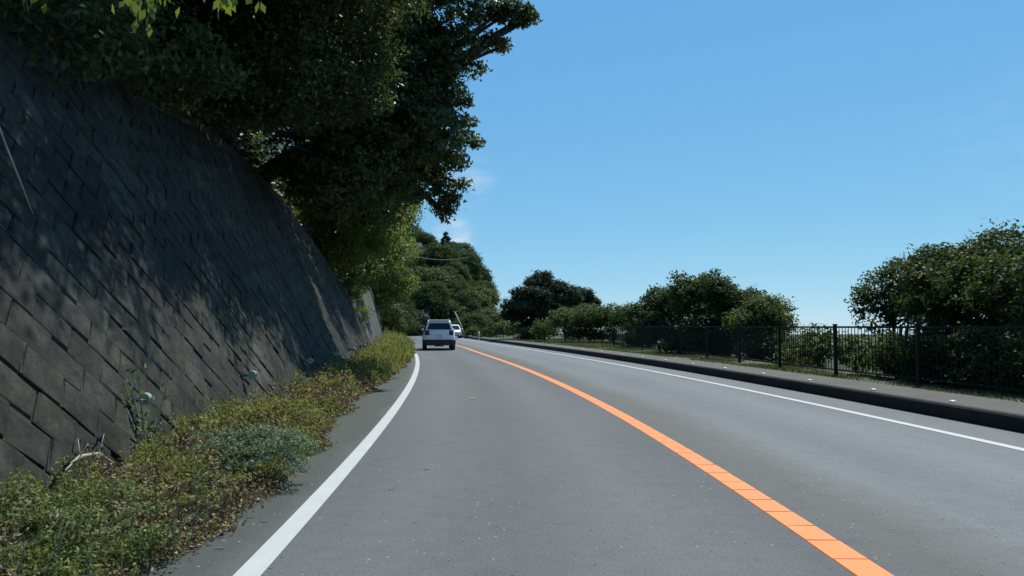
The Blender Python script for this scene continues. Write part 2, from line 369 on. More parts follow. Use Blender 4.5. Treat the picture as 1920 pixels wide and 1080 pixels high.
def vline(fn): return np.stack([fn(yy), yy], 1)
V = []; F = []; vo = [0, .6, 1.2, 1.6]
rows = np.arange(-14, 93, 1.0); nr = np.random.default_rng(5)
for yv in rows:
    a = float(Rx(yv)) + KO + pave_w + .10; b = max(float(fenceX(yv)) + .9, a + .8)
    for q in np.linspace(0, 1, 7): V.append((a + (b - a) * q, yv, .19 + (nr.uniform(-.012, .02) if q > 0 else 0)))
F = [(i * 7 + j, i * 7 + j + 1, (i + 1) * 7 + j + 1, (i + 1) * 7 + j) for i in range(len(rows) - 1) for j in range(6)]
tag(pymesh('verge', V, F, M['verge'], smooth=True), kind='structure')

# ------------------------------------------------------------------ ground sheet to the horizon (flat by the road, falling away on the right)
xrow = []
ys = np.concatenate([[-4000, -800, -200, -60], np.arange(-20, 161, 5.0), [200, 300, 500, 900, 2000, 5000, 9000]])
V = []; nc = None
for yv in ys:
    yq = min(max(yv, -14), 92)
    kx = float(Rx(yq)) + KO + .1; fx = max(float(fenceX(yq)) + .8, kx + 1.2)
    cols = [(-9000, -.06), (-3000, -.06), (-600, -.06), (-100, -.06), (-30, -.06), (-8, -.06), (kx - .02, -.06), (kx + .03, .14), (fx, .14), (fx + 1.2, -.3), (fx + 3, -1.6), (fx + 7, -4.6),
            (fx + 16, -12), (fx + 40, -30), (fx + 120, -62), (fx + 500, -90), (3000, -95), (9000, -100)]
    nc = len(cols)
    for c in cols: V.append((c[0], yv, c[1]))
F = [(i * nc + j, i * nc + j + 1, (i + 1) * nc + j + 1, (i + 1) * nc + j) for i in range(len(ys) - 1) for j in range(nc - 1)]
tag(pymesh('ground', V, F, M['ground']), kind='structure')

# ------------------------------------------------------------------ leaves and trees
def unit(a): return a / np.maximum(np.linalg.norm(a, axis=-1, keepdims=True), 1e-9)
def leaf_mesh(name, P, nrm, L, W, m, r, droop=.35, fold=.12):
    n = len(P); rnd = unit(r.normal(size=(n, 3))); a = unit(np.cross(nrm, rnd)); a[:, 2] -= droop; a = unit(a)
    b = unit(np.cross(nrm, a)); nn = unit(np.cross(a, b))
    L = (L * r.uniform(.65, 1.25, n))[:, None]; Wd = (W * r.uniform(.7, 1.2, n))[:, None]
    V = np.empty((n, 4, 3)); V[:, 0] = P - a * L * .5; V[:, 1] = P + b * Wd * .5 + nn * fold * Wd; V[:, 2] = P + a * L * .5; V[:, 3] = P - b * Wd * .5 + nn * fold * Wd
    return npmesh(name, V.reshape(-1, 3), np.arange(4 * n).reshape(n, 4), m)
def lump(d, seed):                     # smooth bumps on a direction
    q = np.random.default_rng(seed); out = 0
    for k in range(7):
        v = q.normal(size=3) * (2.2 + .9 * k); out = out + np.sin(d @ v + q.uniform(0, 6.28)) / (1 + .45 * k)
    return out / 3.0
def crown_points(blobs, dens, per, cr, seed, thick=.2, bumpy=.22, gap=.0, flat=.6):
    r = np.random.default_rng(seed); PC = []; OUT = []
    for i, bl in enumerate(blobs):
        c = np.array(bl[:3]); rad = np.array(bl[3:6]); den = dens * (bl[6] if len(bl) > 6 else 1)
        area = 4 * math.pi * (((rad[0] * rad[1]) ** 1.6 + (rad[0] * rad[2]) ** 1.6 + (rad[1] * rad[2]) ** 1.6) / 3) ** (1 / 1.6)
        n = max(6, int(area * den)); d = unit(r.normal(size=(n, 3))); lp = lump(d, seed + 31 * i)
        keep = lp > -1.2 + gap * 1.2; d = d[keep]; lp = lp[keep]; n = len(d)
        f = (1 - np.clip(np.abs(r.normal(0, thick, n)), 0, 3 * thick)) * (1 + bumpy * lp); f = np.clip(f, .05, 2)
        PC.append(c + d * rad * f[:, None]); OUT.append(unit(d / rad))
    PC = np.concatenate(PC); OUT = np.concatenate(OUT); n = len(PC)
    off = unit(r.normal(size=(n, per, 3))) * (r.random((n, per, 1)) ** .5) * cr * 1.7 * r.uniform(.6, 1.3, (n, 1, 1)); off[..., 2] *= flat
    P = (PC[:, None] + off).reshape(-1, 3)
    nr_ = unit(np.repeat(OUT, per, 0) * .45 + np.array([0, 0, .55]) + r.normal(size=(n * per, 3)) * .55)
    return P, nr_, PC
def limbs(base, blobs, PC, tr, r, twigs=0, top=None):
    mb = MB(); base = np.array(base, float)
    cen = np.mean([b[:3] for b in blobs], 0) if top is None else np.array(top)
    f = base + (cen - base) * .5 + np.array([r.normal(0, .08), r.normal(0, .08), 0])
    mb.tube([base - [0, 0, .3], base * .6 + f * .4 + r.normal(0, .05, 3), f, cen], [tr * 1.25, tr, tr * .8, tr * .4], 8)
    for b in blobs:
        c = np.array(b[:3]); mid = f * .5 + c * .5 + r.normal(0, .15, 3) + [0, 0, .15]
        if np.linalg.norm(c - cen) > .3: mb.tube([f, mid, c], [tr * .55, tr * .35, tr * .15], 6)
    if twigs:
        for i in r.choice(len(PC), min(twigs, len(PC)), replace=False):
            p = PC[i]; b = min(blobs, key=lambda q: np.linalg.norm(np.array(q[:3]) - p)); c = np.array(b[:3])
            s = c + (p - c) * .2; e = p + (p - c) * .12
            mb.tube([s, (s + e) / 2 + r.normal(0, .08, 3), e], [tr * .14, tr * .08, tr * .03], 4)
    return mb
def tree(name, label, cat, base, blobs, leaf, mat, seed, dens=9, per=30, cr=.3, tr=.16, twigs=40, group=None, bark='bark', **kw):
    r = np.random.default_rng(seed); base = np.array(base, float)
    bl = [tuple(np.array(b[:3]) - base) + tuple(b[3:]) for b in blobs]
    P, nr_, PC = crown_points(bl, dens, per, cr, seed, **kw)
    t = empty(name, base); tag(t, label, cat, group)
    link(bpy.data.objects.new('crown' if 'tree' in name or 'pine' in name else 'foliage', leaf_mesh('crown', P, nr_, leaf, leaf * .52, M[mat], r)), t)
    limbs((0, 0, 0), bl, PC, tr, r, twigs).build('trunk' if 'tree' in name or 'pine' in name else 'stem', M[bark], t, True)
    return t

# ------------------------------------------------------------------ block wall on the left
BAT = 0.45; SQ = math.sqrt(1 + BAT * BAT); OFF = 1.7
def HA(y): return float(np.interp(y, [-8, 11, 14.2, 17, 20.3, 24.9, 28, 30.25, 31.2], [4.7, 4.85, 5.2, 5.15, 4.9, 3.75, 2.77, 1.76, 1.2]))
def HB(y): return float(np.interp(y, [29, 33, 38, 42, 50, 57, 58], [2.2, 3.0, 3.6, 3.45, 2.2, 1.25, 1.1]))
OFB = lambda y: float(np.interp(y, [29, 31.5, 42], [1.78, 1.74, 1.58])); BTB = lambda y: float(np.interp(y, [29, 31.5, 42], [.46, .44, .27]))
def wallpt(y, v, off=OFF, bat=BAT, out=0.0):      # v: metres up the sloping face
    sq = math.sqrt(1 + bat * bat); z = v / sq
    s = float(Lx(y + .5) - Lx(y - .5)); tn = math.hypot(s, 1)
    return np.array([float(Lx(y)) - off - bat * z + out / sq / tn, y - out * s / tn / sq * 1, z + out * bat / sq])
def wall_body(name, ya, yb, H, off, bat, m, parent, thick=.45, step=.8):
    V = []; ysv = np.arange(ya, yb + 1e-6, step)
    for yv in ysv:
        h = H(yv); of = off(yv) if callable(off) else off; bt = bat(yv) if callable(bat) else bat
        for zz, ba in ((-.15, 0), (h, 0), (h, thick), (-.15, thick)): V.append((float(Lx(yv)) - of - bt * zz - ba, yv, zz))
    n = len(ysv); F = [(i * 4 + j, i * 4 + (j + 1) % 4, (i + 1) * 4 + (j + 1) % 4, (i + 1) * 4 + j) for i in range(n - 1) for j in range(4)]
    F += [(0, 1, 2, 3), tuple((n - 1) * 4 + q for q in (3, 2, 1, 0))]
    return pymesh(name, V, F, m, parent)
bw = empty('block_wall', (float(Lx(0)) - OFF, 0, 0))
tag(bw, 'tall dark retaining wall of diagonally laid concrete blocks, leaning back under the trees', 'wall')
org = np.array(bw.location)
def reparent(o, p):
    o.parent = p; o.matrix_parent_inverse = Matrix.Translation(-Vector(p.location)); return o
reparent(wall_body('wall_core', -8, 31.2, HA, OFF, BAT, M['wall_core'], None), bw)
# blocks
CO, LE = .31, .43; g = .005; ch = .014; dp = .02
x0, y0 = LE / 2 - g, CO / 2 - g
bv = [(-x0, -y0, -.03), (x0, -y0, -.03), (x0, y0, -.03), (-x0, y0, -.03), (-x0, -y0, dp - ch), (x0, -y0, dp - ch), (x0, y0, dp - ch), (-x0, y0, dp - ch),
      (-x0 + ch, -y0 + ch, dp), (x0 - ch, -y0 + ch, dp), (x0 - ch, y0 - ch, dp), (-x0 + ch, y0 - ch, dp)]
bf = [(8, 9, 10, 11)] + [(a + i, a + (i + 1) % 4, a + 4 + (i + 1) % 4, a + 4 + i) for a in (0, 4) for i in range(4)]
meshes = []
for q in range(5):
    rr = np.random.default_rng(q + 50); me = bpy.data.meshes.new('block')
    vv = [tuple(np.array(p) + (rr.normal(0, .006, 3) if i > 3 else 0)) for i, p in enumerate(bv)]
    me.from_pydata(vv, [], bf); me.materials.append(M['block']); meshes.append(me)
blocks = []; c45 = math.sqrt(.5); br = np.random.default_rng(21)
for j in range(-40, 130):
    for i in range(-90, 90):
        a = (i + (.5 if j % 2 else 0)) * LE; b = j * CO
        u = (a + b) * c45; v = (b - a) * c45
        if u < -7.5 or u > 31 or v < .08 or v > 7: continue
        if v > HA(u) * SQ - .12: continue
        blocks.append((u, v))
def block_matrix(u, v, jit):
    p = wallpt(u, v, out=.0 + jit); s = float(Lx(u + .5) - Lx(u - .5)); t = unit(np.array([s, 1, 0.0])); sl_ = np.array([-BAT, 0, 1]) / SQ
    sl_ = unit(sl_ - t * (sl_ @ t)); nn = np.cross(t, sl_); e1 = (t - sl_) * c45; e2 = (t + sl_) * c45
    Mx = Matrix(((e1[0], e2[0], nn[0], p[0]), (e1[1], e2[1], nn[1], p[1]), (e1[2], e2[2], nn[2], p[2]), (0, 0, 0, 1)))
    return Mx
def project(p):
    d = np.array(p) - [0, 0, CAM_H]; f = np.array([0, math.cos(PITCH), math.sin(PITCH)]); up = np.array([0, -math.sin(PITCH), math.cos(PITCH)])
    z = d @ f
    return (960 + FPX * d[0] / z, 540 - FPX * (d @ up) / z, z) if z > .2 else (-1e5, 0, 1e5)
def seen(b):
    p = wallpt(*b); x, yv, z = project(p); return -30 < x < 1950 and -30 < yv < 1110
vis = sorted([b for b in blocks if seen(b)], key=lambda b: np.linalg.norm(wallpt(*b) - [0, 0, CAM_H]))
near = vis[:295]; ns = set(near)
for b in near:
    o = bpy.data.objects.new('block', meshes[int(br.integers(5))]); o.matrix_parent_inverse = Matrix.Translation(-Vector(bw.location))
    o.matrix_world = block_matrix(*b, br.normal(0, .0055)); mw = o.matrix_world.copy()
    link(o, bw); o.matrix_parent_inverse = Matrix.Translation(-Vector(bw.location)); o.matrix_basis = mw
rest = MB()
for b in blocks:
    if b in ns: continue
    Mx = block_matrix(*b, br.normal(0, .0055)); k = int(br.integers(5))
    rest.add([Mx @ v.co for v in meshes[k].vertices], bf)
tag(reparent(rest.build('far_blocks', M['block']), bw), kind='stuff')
# coping along the top of the block wall
V = []; ysv = np.arange(-8, 31.3, .7)
for yv in ysv:
    h = HA(yv)
    for (dx, dz) in ((.07, -.13), (.07, .06), (-.5, .06), (-.5, -.13)): V.append((float(Lx(yv)) - OFF - BAT * h + dx, yv, h + dz))
n = len(ysv); F = [(i * 4 + j, i * 4 + (j + 1) % 4, (i + 1) * 4 + (j + 1) % 4, (i + 1) * 4 + j) for i in range(n - 1) for j in range(4)] + [(0, 1, 2, 3), tuple((n - 1) * 4 + q for q in (3, 2, 1, 0))]
reparent(pymesh('coping', V, F, M['wall_core']), bw)
cw = empty('concrete_wall', (float(Lx(40)) - 1.6, 40, 0)); tag(cw, 'plain grey-green concrete retaining wall sloping down beyond the end of the block wall', 'wall')
reparent(wall_body('wall_face', 29.0, 58, HB, OFB, BTB, M['wall_smooth'], None), cw)
V = []; ysv = np.arange(29, 58.1, 1.0)
for yv in ysv:
    h = HB(yv)
    for (dx, dz) in ((.05, .003), (.05, .16), (-.5, .16), (-.5, .003)): V.append((float(Lx(yv)) - OFB(yv) - BTB(yv) * h + dx, yv, h + dz))
n = len(ysv); F = [(i * 4 + j, i * 4 + (j + 1) % 4, (i + 1) * 4 + (j + 1) % 4, (i + 1) * 4 + j) for i in range(n - 1) for j in range(4)] + [(0, 1, 2, 3), tuple((n - 1) * 4 + q for q in (3, 2, 1, 0))]
reparent(pymesh('coping', V, F, M['wall_smooth']), cw)

# hillside behind the walls
V = []; us = [0, .5, 1.5, 3, 5, 8, 12, 18, 26, 40, 60]; rows = np.arange(-16, 81, 1.5); hr = np.random.default_rng(9)
for yv in rows:
    h = HA(yv) if yv < 30 else HB(yv) if yv < 58 else 1.1
    bx = float(Lx(yv)) - (OFF + BAT * h + .3 if yv < 30 else 1.6 + .27 * h + .3); k = float(np.clip((84 - yv) / 26, .0, 1))
    for j, u in enumerate(us): V.append((bx - u - hr.uniform(0, .2) * (j > 0), yv, (h - .12 if j == 0 else h - .1 + .95 * u + hr.normal(0, .12)) * (k if yv > 58 else 1)))
nn_ = len(us); F = [(i * nn_ + j, (i + 1) * nn_ + j, (i + 1) * nn_ + j + 1, i * nn_ + j + 1) for i in range(len(rows) - 1) for j in range(nn_ - 1)]
tag(pymesh('hillside', V, F, M['hill'], smooth=True), kind='structure')
# dark undergrowth covering the slope
n = 60000; yv = hr.uniform(-8, 64, n); u = np.minimum(hr.exponential(4.0, n), 16)
hh = np.array([HA(q) if q < 30 else HB(q) if q < 58 else 1.1 for q in yv]); bx = Lx(yv) - np.where(yv < 30, OFF + BAT * hh + .3, 1.6 + .27 * hh + .3)
P = np.stack([bx - u, yv, hh - .1 + .95 * u + np.abs(hr.normal(0, .5, n))], 1)
tag(link(bpy.data.objects.new('undergrowth', leaf_mesh('undergrowth', P, unit(hr.normal(size=(n, 3)) * .6 + [.3, -.2, .7]), .26, .14, M['leaf_dark'], hr))), kind='stuff')

# delineators on the wall
def delineator(y, label):
    off, bat = (OFF, BAT) if y < 31 else (OFB(y), BTB(y))
    v = .62 * math.sqrt(1 + bat * bat); p = wallpt(y, v, off, bat, .05)
    t = empty('wall_delineator', p); tag(t, label, 'reflector', 'round delineators along the walls')
    MB().box((.05, .0, -.01), (.16, .03, .03)).box((-.005, .0, -.01), (.012, .1, .1)).build('bracket', M['dark_metal'], t)
    c = Vector((.12, -.02, 0)); ax = Vector((0, -1, 0))
    MB().disc(c + Vector((0, .03, 0)), ax, .058, .035, 20).build('housing', M['reflector'], t)
    MB().disc(c + Vector((0, -.006, 0)), ax, .056, .01, 20, .052).build('lens', M['reflector'], t)
    for s in (-1, 1): MB().box(c + Vector((s * .069, .01, .008)), (.02, .012, .03)).build('ear', M['stud'], t)
od = ['nearest to the camera', 'second from the camera', 'third from the camera', 'fourth from the camera', 'fifth from the camera', 'sixth from the camera', 'seventh from the camera, near the block wall end']
for q, yv in enumerate([6.7, 10.05, 14.05, 17.5, 21.2, 25, 28.6]): delineator(yv, 'pale round delineator on the block wall, ' + od[q])
for q, (yv, s) in enumerate(((33.0, 'first on the plain concrete wall'), (37.2, 'second on the plain concrete wall'), (41.5, 'third on the plain concrete wall'))): delineator(yv, 'small pale round delineator, ' + s)

# ------------------------------------------------------------------ big trees over the wall
A = []
def px_blob(px, py, Y, r, ry=None, rz=None, d=1): p = pix(px, py, Y); return (p[0], p[1], p[2], r, ry or r, rz or r, d)
# main overhanging tree, about twenty metres ahead
A = [(-4.6, 20, 8.8, 2.9, 3, 2.6), px_blob(770, 240, 19.5, 1.55, 1.8, 1.25), px_blob(740, 120, 20, 1.9, 2, 1.5), px_blob(640, 300, 19, 1.8, 2, 1.5), px_blob(806, 130, 20, .95, 1, .8, .5),
     px_blob(792, 205, 20, 1.05, 1, .7, .5), px_blob(788, 285, 20.5, .9, .9, .55, .5), px_blob(735, 340, 20.5, .8, 1, .6, .6), (-5.5, 21, 12, 3, 3, 2.4), (-2.2, 20, 11.6, 2.0, 2, 1.4), (-4.2, 24.5, 8.4, 1.7, 1.8, 1.3), (-4.6, 27.3, 8.0, 1.4, 1.6, 1.1),  # last pair of lobes on this line added to shade the wall face
     px_blob(900, 20, 20, .95, .7, .3, .5), px_blob(950, 25, 20.2, .5, .5, .2, .55), px_blob(985, 28, 20.2, .3, .3, .22, .8), px_blob(850, 60, 20, .9, .8, .35, .5), px_blob(930, 70, 20, .35, .3, .1, .7),
     px_blob(835, 365, 21, .34, .3, .42, .8), px_blob(860, 345, 21, .2, .2, .16, .8), px_blob(820, 330, 21, .4, .4, .3, .8), px_blob(822, 392, 21, .16, .16, .2), px_blob(850, 378, 21, .14, .14, .12), px_blob(838, 400, 21.2, .1, .1, .12), px_blob(890, 270, 20.5, .1, .1, .08), px_blob(868, 232, 20, .25, .25, .16), px_blob(872, 192, 20, .2, .2, .15), px_blob(872, 120, 20, .28, .28, .16), px_blob(940, 88, 20.3, .16, .16, .06), px_blob(970, 40, 20.1, .3, .25, .1), px_blob(1000, 32, 20.1, .16, .16, .12), px_blob(915, 85, 20.2, .3, .25, .1), px_blob(845, 305, 20.5, .3, .3, .18), px_blob(780, 365, 21, .35, .35, .25), px_blob(955, 10, 20, .4, .35, .15)]
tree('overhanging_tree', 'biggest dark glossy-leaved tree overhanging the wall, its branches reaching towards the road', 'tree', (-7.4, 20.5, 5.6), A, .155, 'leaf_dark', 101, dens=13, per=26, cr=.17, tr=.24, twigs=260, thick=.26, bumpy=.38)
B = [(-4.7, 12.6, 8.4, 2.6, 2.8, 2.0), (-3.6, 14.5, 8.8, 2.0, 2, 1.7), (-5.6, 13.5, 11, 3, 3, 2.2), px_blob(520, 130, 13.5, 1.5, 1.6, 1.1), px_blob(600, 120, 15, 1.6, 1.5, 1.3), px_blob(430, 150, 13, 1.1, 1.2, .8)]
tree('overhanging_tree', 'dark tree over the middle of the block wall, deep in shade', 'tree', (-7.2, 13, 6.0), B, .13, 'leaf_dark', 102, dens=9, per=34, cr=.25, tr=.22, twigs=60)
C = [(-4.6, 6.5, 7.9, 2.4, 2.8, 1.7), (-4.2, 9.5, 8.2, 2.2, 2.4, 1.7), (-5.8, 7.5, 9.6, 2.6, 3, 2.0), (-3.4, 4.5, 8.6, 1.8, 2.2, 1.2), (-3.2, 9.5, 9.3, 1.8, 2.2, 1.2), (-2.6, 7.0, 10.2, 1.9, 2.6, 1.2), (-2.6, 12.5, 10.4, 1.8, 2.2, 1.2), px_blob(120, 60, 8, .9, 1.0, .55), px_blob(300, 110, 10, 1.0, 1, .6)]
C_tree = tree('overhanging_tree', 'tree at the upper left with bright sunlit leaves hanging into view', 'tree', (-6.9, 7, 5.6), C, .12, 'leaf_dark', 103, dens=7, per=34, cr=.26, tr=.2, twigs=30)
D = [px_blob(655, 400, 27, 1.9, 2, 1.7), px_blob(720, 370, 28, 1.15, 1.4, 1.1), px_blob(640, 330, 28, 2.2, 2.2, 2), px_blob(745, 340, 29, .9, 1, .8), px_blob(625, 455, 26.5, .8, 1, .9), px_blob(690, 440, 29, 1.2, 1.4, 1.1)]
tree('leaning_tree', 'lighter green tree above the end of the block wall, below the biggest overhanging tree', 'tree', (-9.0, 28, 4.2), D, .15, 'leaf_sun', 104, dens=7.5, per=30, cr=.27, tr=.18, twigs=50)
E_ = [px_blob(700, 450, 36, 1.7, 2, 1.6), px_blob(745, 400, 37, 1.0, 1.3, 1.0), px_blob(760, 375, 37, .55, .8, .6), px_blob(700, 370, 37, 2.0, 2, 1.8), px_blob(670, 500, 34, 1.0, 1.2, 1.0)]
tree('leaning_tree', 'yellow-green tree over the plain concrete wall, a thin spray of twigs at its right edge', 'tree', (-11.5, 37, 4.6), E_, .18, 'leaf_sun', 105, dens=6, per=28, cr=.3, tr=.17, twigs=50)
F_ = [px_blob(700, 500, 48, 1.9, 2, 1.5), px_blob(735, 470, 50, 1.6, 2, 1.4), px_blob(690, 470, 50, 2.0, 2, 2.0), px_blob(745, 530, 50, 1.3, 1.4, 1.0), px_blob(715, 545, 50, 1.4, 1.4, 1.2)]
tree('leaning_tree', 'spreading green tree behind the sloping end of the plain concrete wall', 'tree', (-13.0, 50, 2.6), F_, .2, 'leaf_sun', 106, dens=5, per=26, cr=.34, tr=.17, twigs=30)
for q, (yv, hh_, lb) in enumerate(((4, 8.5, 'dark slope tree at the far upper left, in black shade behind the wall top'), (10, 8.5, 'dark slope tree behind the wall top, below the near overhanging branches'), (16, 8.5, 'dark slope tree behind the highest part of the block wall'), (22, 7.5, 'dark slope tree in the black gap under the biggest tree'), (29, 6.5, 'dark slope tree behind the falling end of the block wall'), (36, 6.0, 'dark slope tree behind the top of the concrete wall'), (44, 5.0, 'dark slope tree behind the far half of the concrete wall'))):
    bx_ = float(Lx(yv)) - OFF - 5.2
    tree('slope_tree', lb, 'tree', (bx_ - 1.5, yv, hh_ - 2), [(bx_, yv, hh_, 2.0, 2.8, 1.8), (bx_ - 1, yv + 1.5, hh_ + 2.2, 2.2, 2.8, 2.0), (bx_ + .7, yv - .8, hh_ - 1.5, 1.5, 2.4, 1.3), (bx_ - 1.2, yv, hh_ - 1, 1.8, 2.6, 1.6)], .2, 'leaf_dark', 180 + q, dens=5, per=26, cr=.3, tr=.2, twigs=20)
# vines and shrubs at the wall ends
tree('hanging_vine', 'leafy green vine spilling over the gap between the block wall and the concrete wall', 'vine', pix(655, 540, 30), [px_blob(640, 470, 27.5, .6, .6, .7), px_blob(660, 520, 28.5, .45, .5, .6), px_blob(672, 560, 29.3, .3, .3, .5), px_blob(682, 590, 30, .18, .2, .25), px_blob(660, 480, 30, .7, .7, .6), px_blob(690, 505, 34, .6, .6, .5)], .14, 'leaf_sun', 110, dens=9, per=24, cr=.2, tr=.04, twigs=20)
tree('shrub', 'pale green shrub at the low far end of the concrete wall', 'shrub', pix(735, 620, 56), [px_blob(735, 590, 56, .75, .8, .85), px_blob(728, 570, 55, .5, .6, .5), px_blob(745, 605, 57, .6, .6, .5), px_blob(750, 580, 58, .5, .6, .5)], .16, 'leaf_mid', 111, dens=9, per=22, cr=.22, tr=.05, twigs=10)
tree('shrub', 'small dark shrub beside the road where it bends out of sight on the left', 'shrub', pix(765, 622, 70), [px_blob(762, 606, 70, .8, .8, .8), px_blob(778, 612, 74, .7, .7, .6), px_blob(752, 612, 66, .6, .6, .4)], .2, 'leaf_hill', 112, dens=9, per=18, cr=.25, tr=.05, twigs=8)
# the bright sprays hanging into the top of the picture
hb = MB(); LP = []; LN = []; lrg = np.random.default_rng(77)
def spray(px, py, Y, n, sx, sz):
    e = pix(px, py, Y); s0 = e + np.array([-.35, .9, 1.6]); hb.tube([s0, (s0 + e) / 2 + [.05, 0, .25], e + [0, 0, .12]], [.012, .008, .003], 5)
    for i in range(n):
        q = e + np.array([lrg.normal(0, sx), lrg.normal(0, .08), lrg.uniform(-sz * .3, sz * 1.6)]); LP.append(q); LN.append(unit(np.array([lrg.normal(0, .6), -.7 + lrg.normal(0, .3), .25])))
for (px, py, Y, n, sx, sz) in ((262, 40, 4.7, 12, .055, .09), (282, 15, 4.8, 18, .08, .11), (250, 8, 4.8, 12, .05, .08), (415, 14, 5.0, 11, .05, .07), (440, 0, 5.0, 16, .09, .07), (475, 2, 5.1, 5, .03, .06), (45, 8, 4.6, 4, .03, .06), (8, -8, 4.6, 8, .06, .06)): spray(px, py, Y, n, sx, sz)
me = leaf_mesh('hanging_leaves', np.array(LP), np.array(LN), .1, .05, M['leaf_bright'], lrg, droop=2.0)
reparent(hb.build('hanging_branch', M['bark']), C_tree)
reparent(link(bpy.data.objects.new('hanging_leaves', me)), C_tree)

# ------------------------------------------------------------------ forested hill beyond the bend
def hillz(x, y): return np.minimum(np.maximum(0, .35 * (y - 99)), 13.0) * np.clip((-3 - .1 * (y - 100) - x) / 7, 0, 1) * np.clip((y - 97) / 6, 0, 1) * np.clip((190 - y) / 45, 0, 1)
gx = np.arange(-90, 9, 3.0); gy = np.arange(96, 190, 3.0); V = []; hr = np.random.default_rng(12)
for yv in gy:
    for xv in gx:
        z = float(hillz(xv, yv)); V.append((xv, yv, z - .12 + (hr.normal(0, .3) if z > .5 else 0)))
nx = len(gx); F = [(i * nx + j, i * nx + j + 1, (i + 1) * nx + j + 1, (i + 1) * nx + j) for i in range(len(gy) - 1) for j in range(nx - 1)]
tag(pymesh('hill', V, F, M['hill'], smooth=True), kind='structure')
protos = []
def proto(seed, mat, blobs, leaf=.24, dens=6.5, per=26, cr=.34, **kw):
    r = np.random.default_rng(seed); P, nr_, PC = crown_points(blobs, dens, per, cr, seed, **kw)
    c = leaf_mesh('crown', P, nr_, leaf, leaf * .55, M[mat], r)
    mb = limbs((0, 0, -1), blobs, PC, .14, r, 8); me = bpy.data.meshes.new('trunk'); me.from_pydata(mb.v, [], mb.f); me.materials.append(M['bark'])
    return c, me
PR = {
 'round': [proto(201, 'leaf_hill', [(0, 0, 3.4, 2.1, 2.1, 1.7), (-1.2, .3, 2.6, 1.4, 1.4, 1.2), (1.2, -.4, 2.7, 1.4, 1.4, 1.2), (.2, .3, 1.2, 1.8, 1.8, 1.1)]),
           proto(202, 'leaf_hill', [(0, 0, 3.7, 1.7, 1.7, 1.5), (-1.0, -.6, 3.0, 1.3, 1.3, .9), (1.1, .4, 2.8, 1.5, 1.4, 1.0), (-.3, -.4, 1.6, 1.7, 1.7, 1.2)])],
 'green': [proto(203, 'leaf_mid', [(0, 0, 3.2, 2.2, 2.2, 1.2), (-1.5, .2, 2.7, 1.3, 1.3, .7), (1.5, .2, 2.6, 1.4, 1.4, .7), (0, 0, 1.4, 1.7, 1.7, 1.0)])],
 'conifer': [proto(204, 'leaf_pine', [(0, 0, 5.0, .35, .35, .6), (0, 0, 4.1, .7, .7, .6), (0, 0, 3.2, 1.05, 1.05, .6), (0, 0, 2.3, 1.35, 1.35, .6), (0, 0, 1.3, 1.5, 1.5, .6)], .26, 8, 20, .2)],
 'grey': [proto(205, 'leaf_grey', [(0, 0, 3.0, 1.8, 1.8, 1.2), (.8, .3, 2.2, 1.4, 1.4, 1.0)], .22, 4, 16, .35)],
}
TOPZ = {'round': 5.2, 'green': 4.5, 'conifer': 5.7, 'grey': 4.4}
DESC = {'round': 'rounded dark green tree', 'green': 'lighter green spreading tree', 'conifer': 'pointed dark conifer', 'grey': 'greyish bare-twigged tree'}
ORD = ['rightmost', 'second from the right', 'third from the right', 'fourth from the right', 'fifth from the right', 'sixth from the right', 'seventh from the right', 'eighth from the right', 'ninth from the right', 'tenth from the right', 'eleventh from the right']
hrows = [
 ('on the hill skyline', 140, 1.0, [(905, 522, 'round'), (893, 495, 'round'), (878, 474, 'round'), (862, 458, 'round'), (834, 434, 'conifer'), (848, 452, 'conifer'), (816, 442, 'conifer'), (797, 436, 'round'), (772, 428, 'round'), (745, 432, 'round'), (715, 440, 'round')]),
 ('in the row below the skyline', 127, 1.05, [(910, 545, 'round'), (890, 522, 'round'), (868, 500, 'round'), (846, 486, 'round'), (822, 478, 'round'), (795, 474, 'round'), (762, 460, 'grey'), (735, 470, 'round')]),
 ('in the middle row of the wood', 116, 1.0, [(916, 566, 'round'), (896, 545, 'green'), (875, 532, 'green'), (850, 524, 'round'), (826, 520, 'round'), (800, 508, 'green'), (772, 505, 'green'), (745, 500, 'green')]),
 ('in the lower row of the wood', 107, .95, [(917, 590, 'round'), (898, 574, 'green'), (878, 566, 'round'), (856, 560, 'green'), (832, 548, 'round'), (806, 540, 'round'), (780, 545, 'round'), (752, 540, 'round')]),
 ('at the foot of the hill', 101.5, .75, [(905, 597, 'round'), (880, 590, 'round'), (840, 582, 'round'), (812, 574, 'round'), (786, 574, 'grey'), (762, 572, 'round'), (741, 568, 'round')]),
]
hq = np.random.default_rng(31)
for (where, Y, sc, lst) in hrows:
    for q, (px, py, kd) in enumerate(lst):
        Yq = Y + hq.uniform(-4, 4); p = pix(px + hq.uniform(-6, 6), py + (0 if 'skyline' == where[-7:] and Y > 135 else hq.uniform(-18, 14)), Yq); s = sc * hq.uniform(.9, 1.15); zt = TOPZ[kd] * s
        c, tm = PR[kd][int(hq.integers(len(PR[kd])))]
        t = empty('conifer_tree' if kd == 'conifer' else 'hill_tree', (p[0], Yq, p[2] - zt * (1.0 if kd == 'conifer' else 1.22)), hq.uniform(0, 6.28)); t.scale = (s * hq.uniform(1.15, 1.4), s * hq.uniform(1.15, 1.4), s * (1.0 if kd == 'conifer' else hq.uniform(1.1, 1.4)))
        tag(t, DESC[kd] + ', ' + ORD[q] + ' ' + where, 'tree', 'trees of the wooded hill')
        link(bpy.data.objects.new('crown', c), t); link(bpy.data.objects.new('trunk', tm), t)
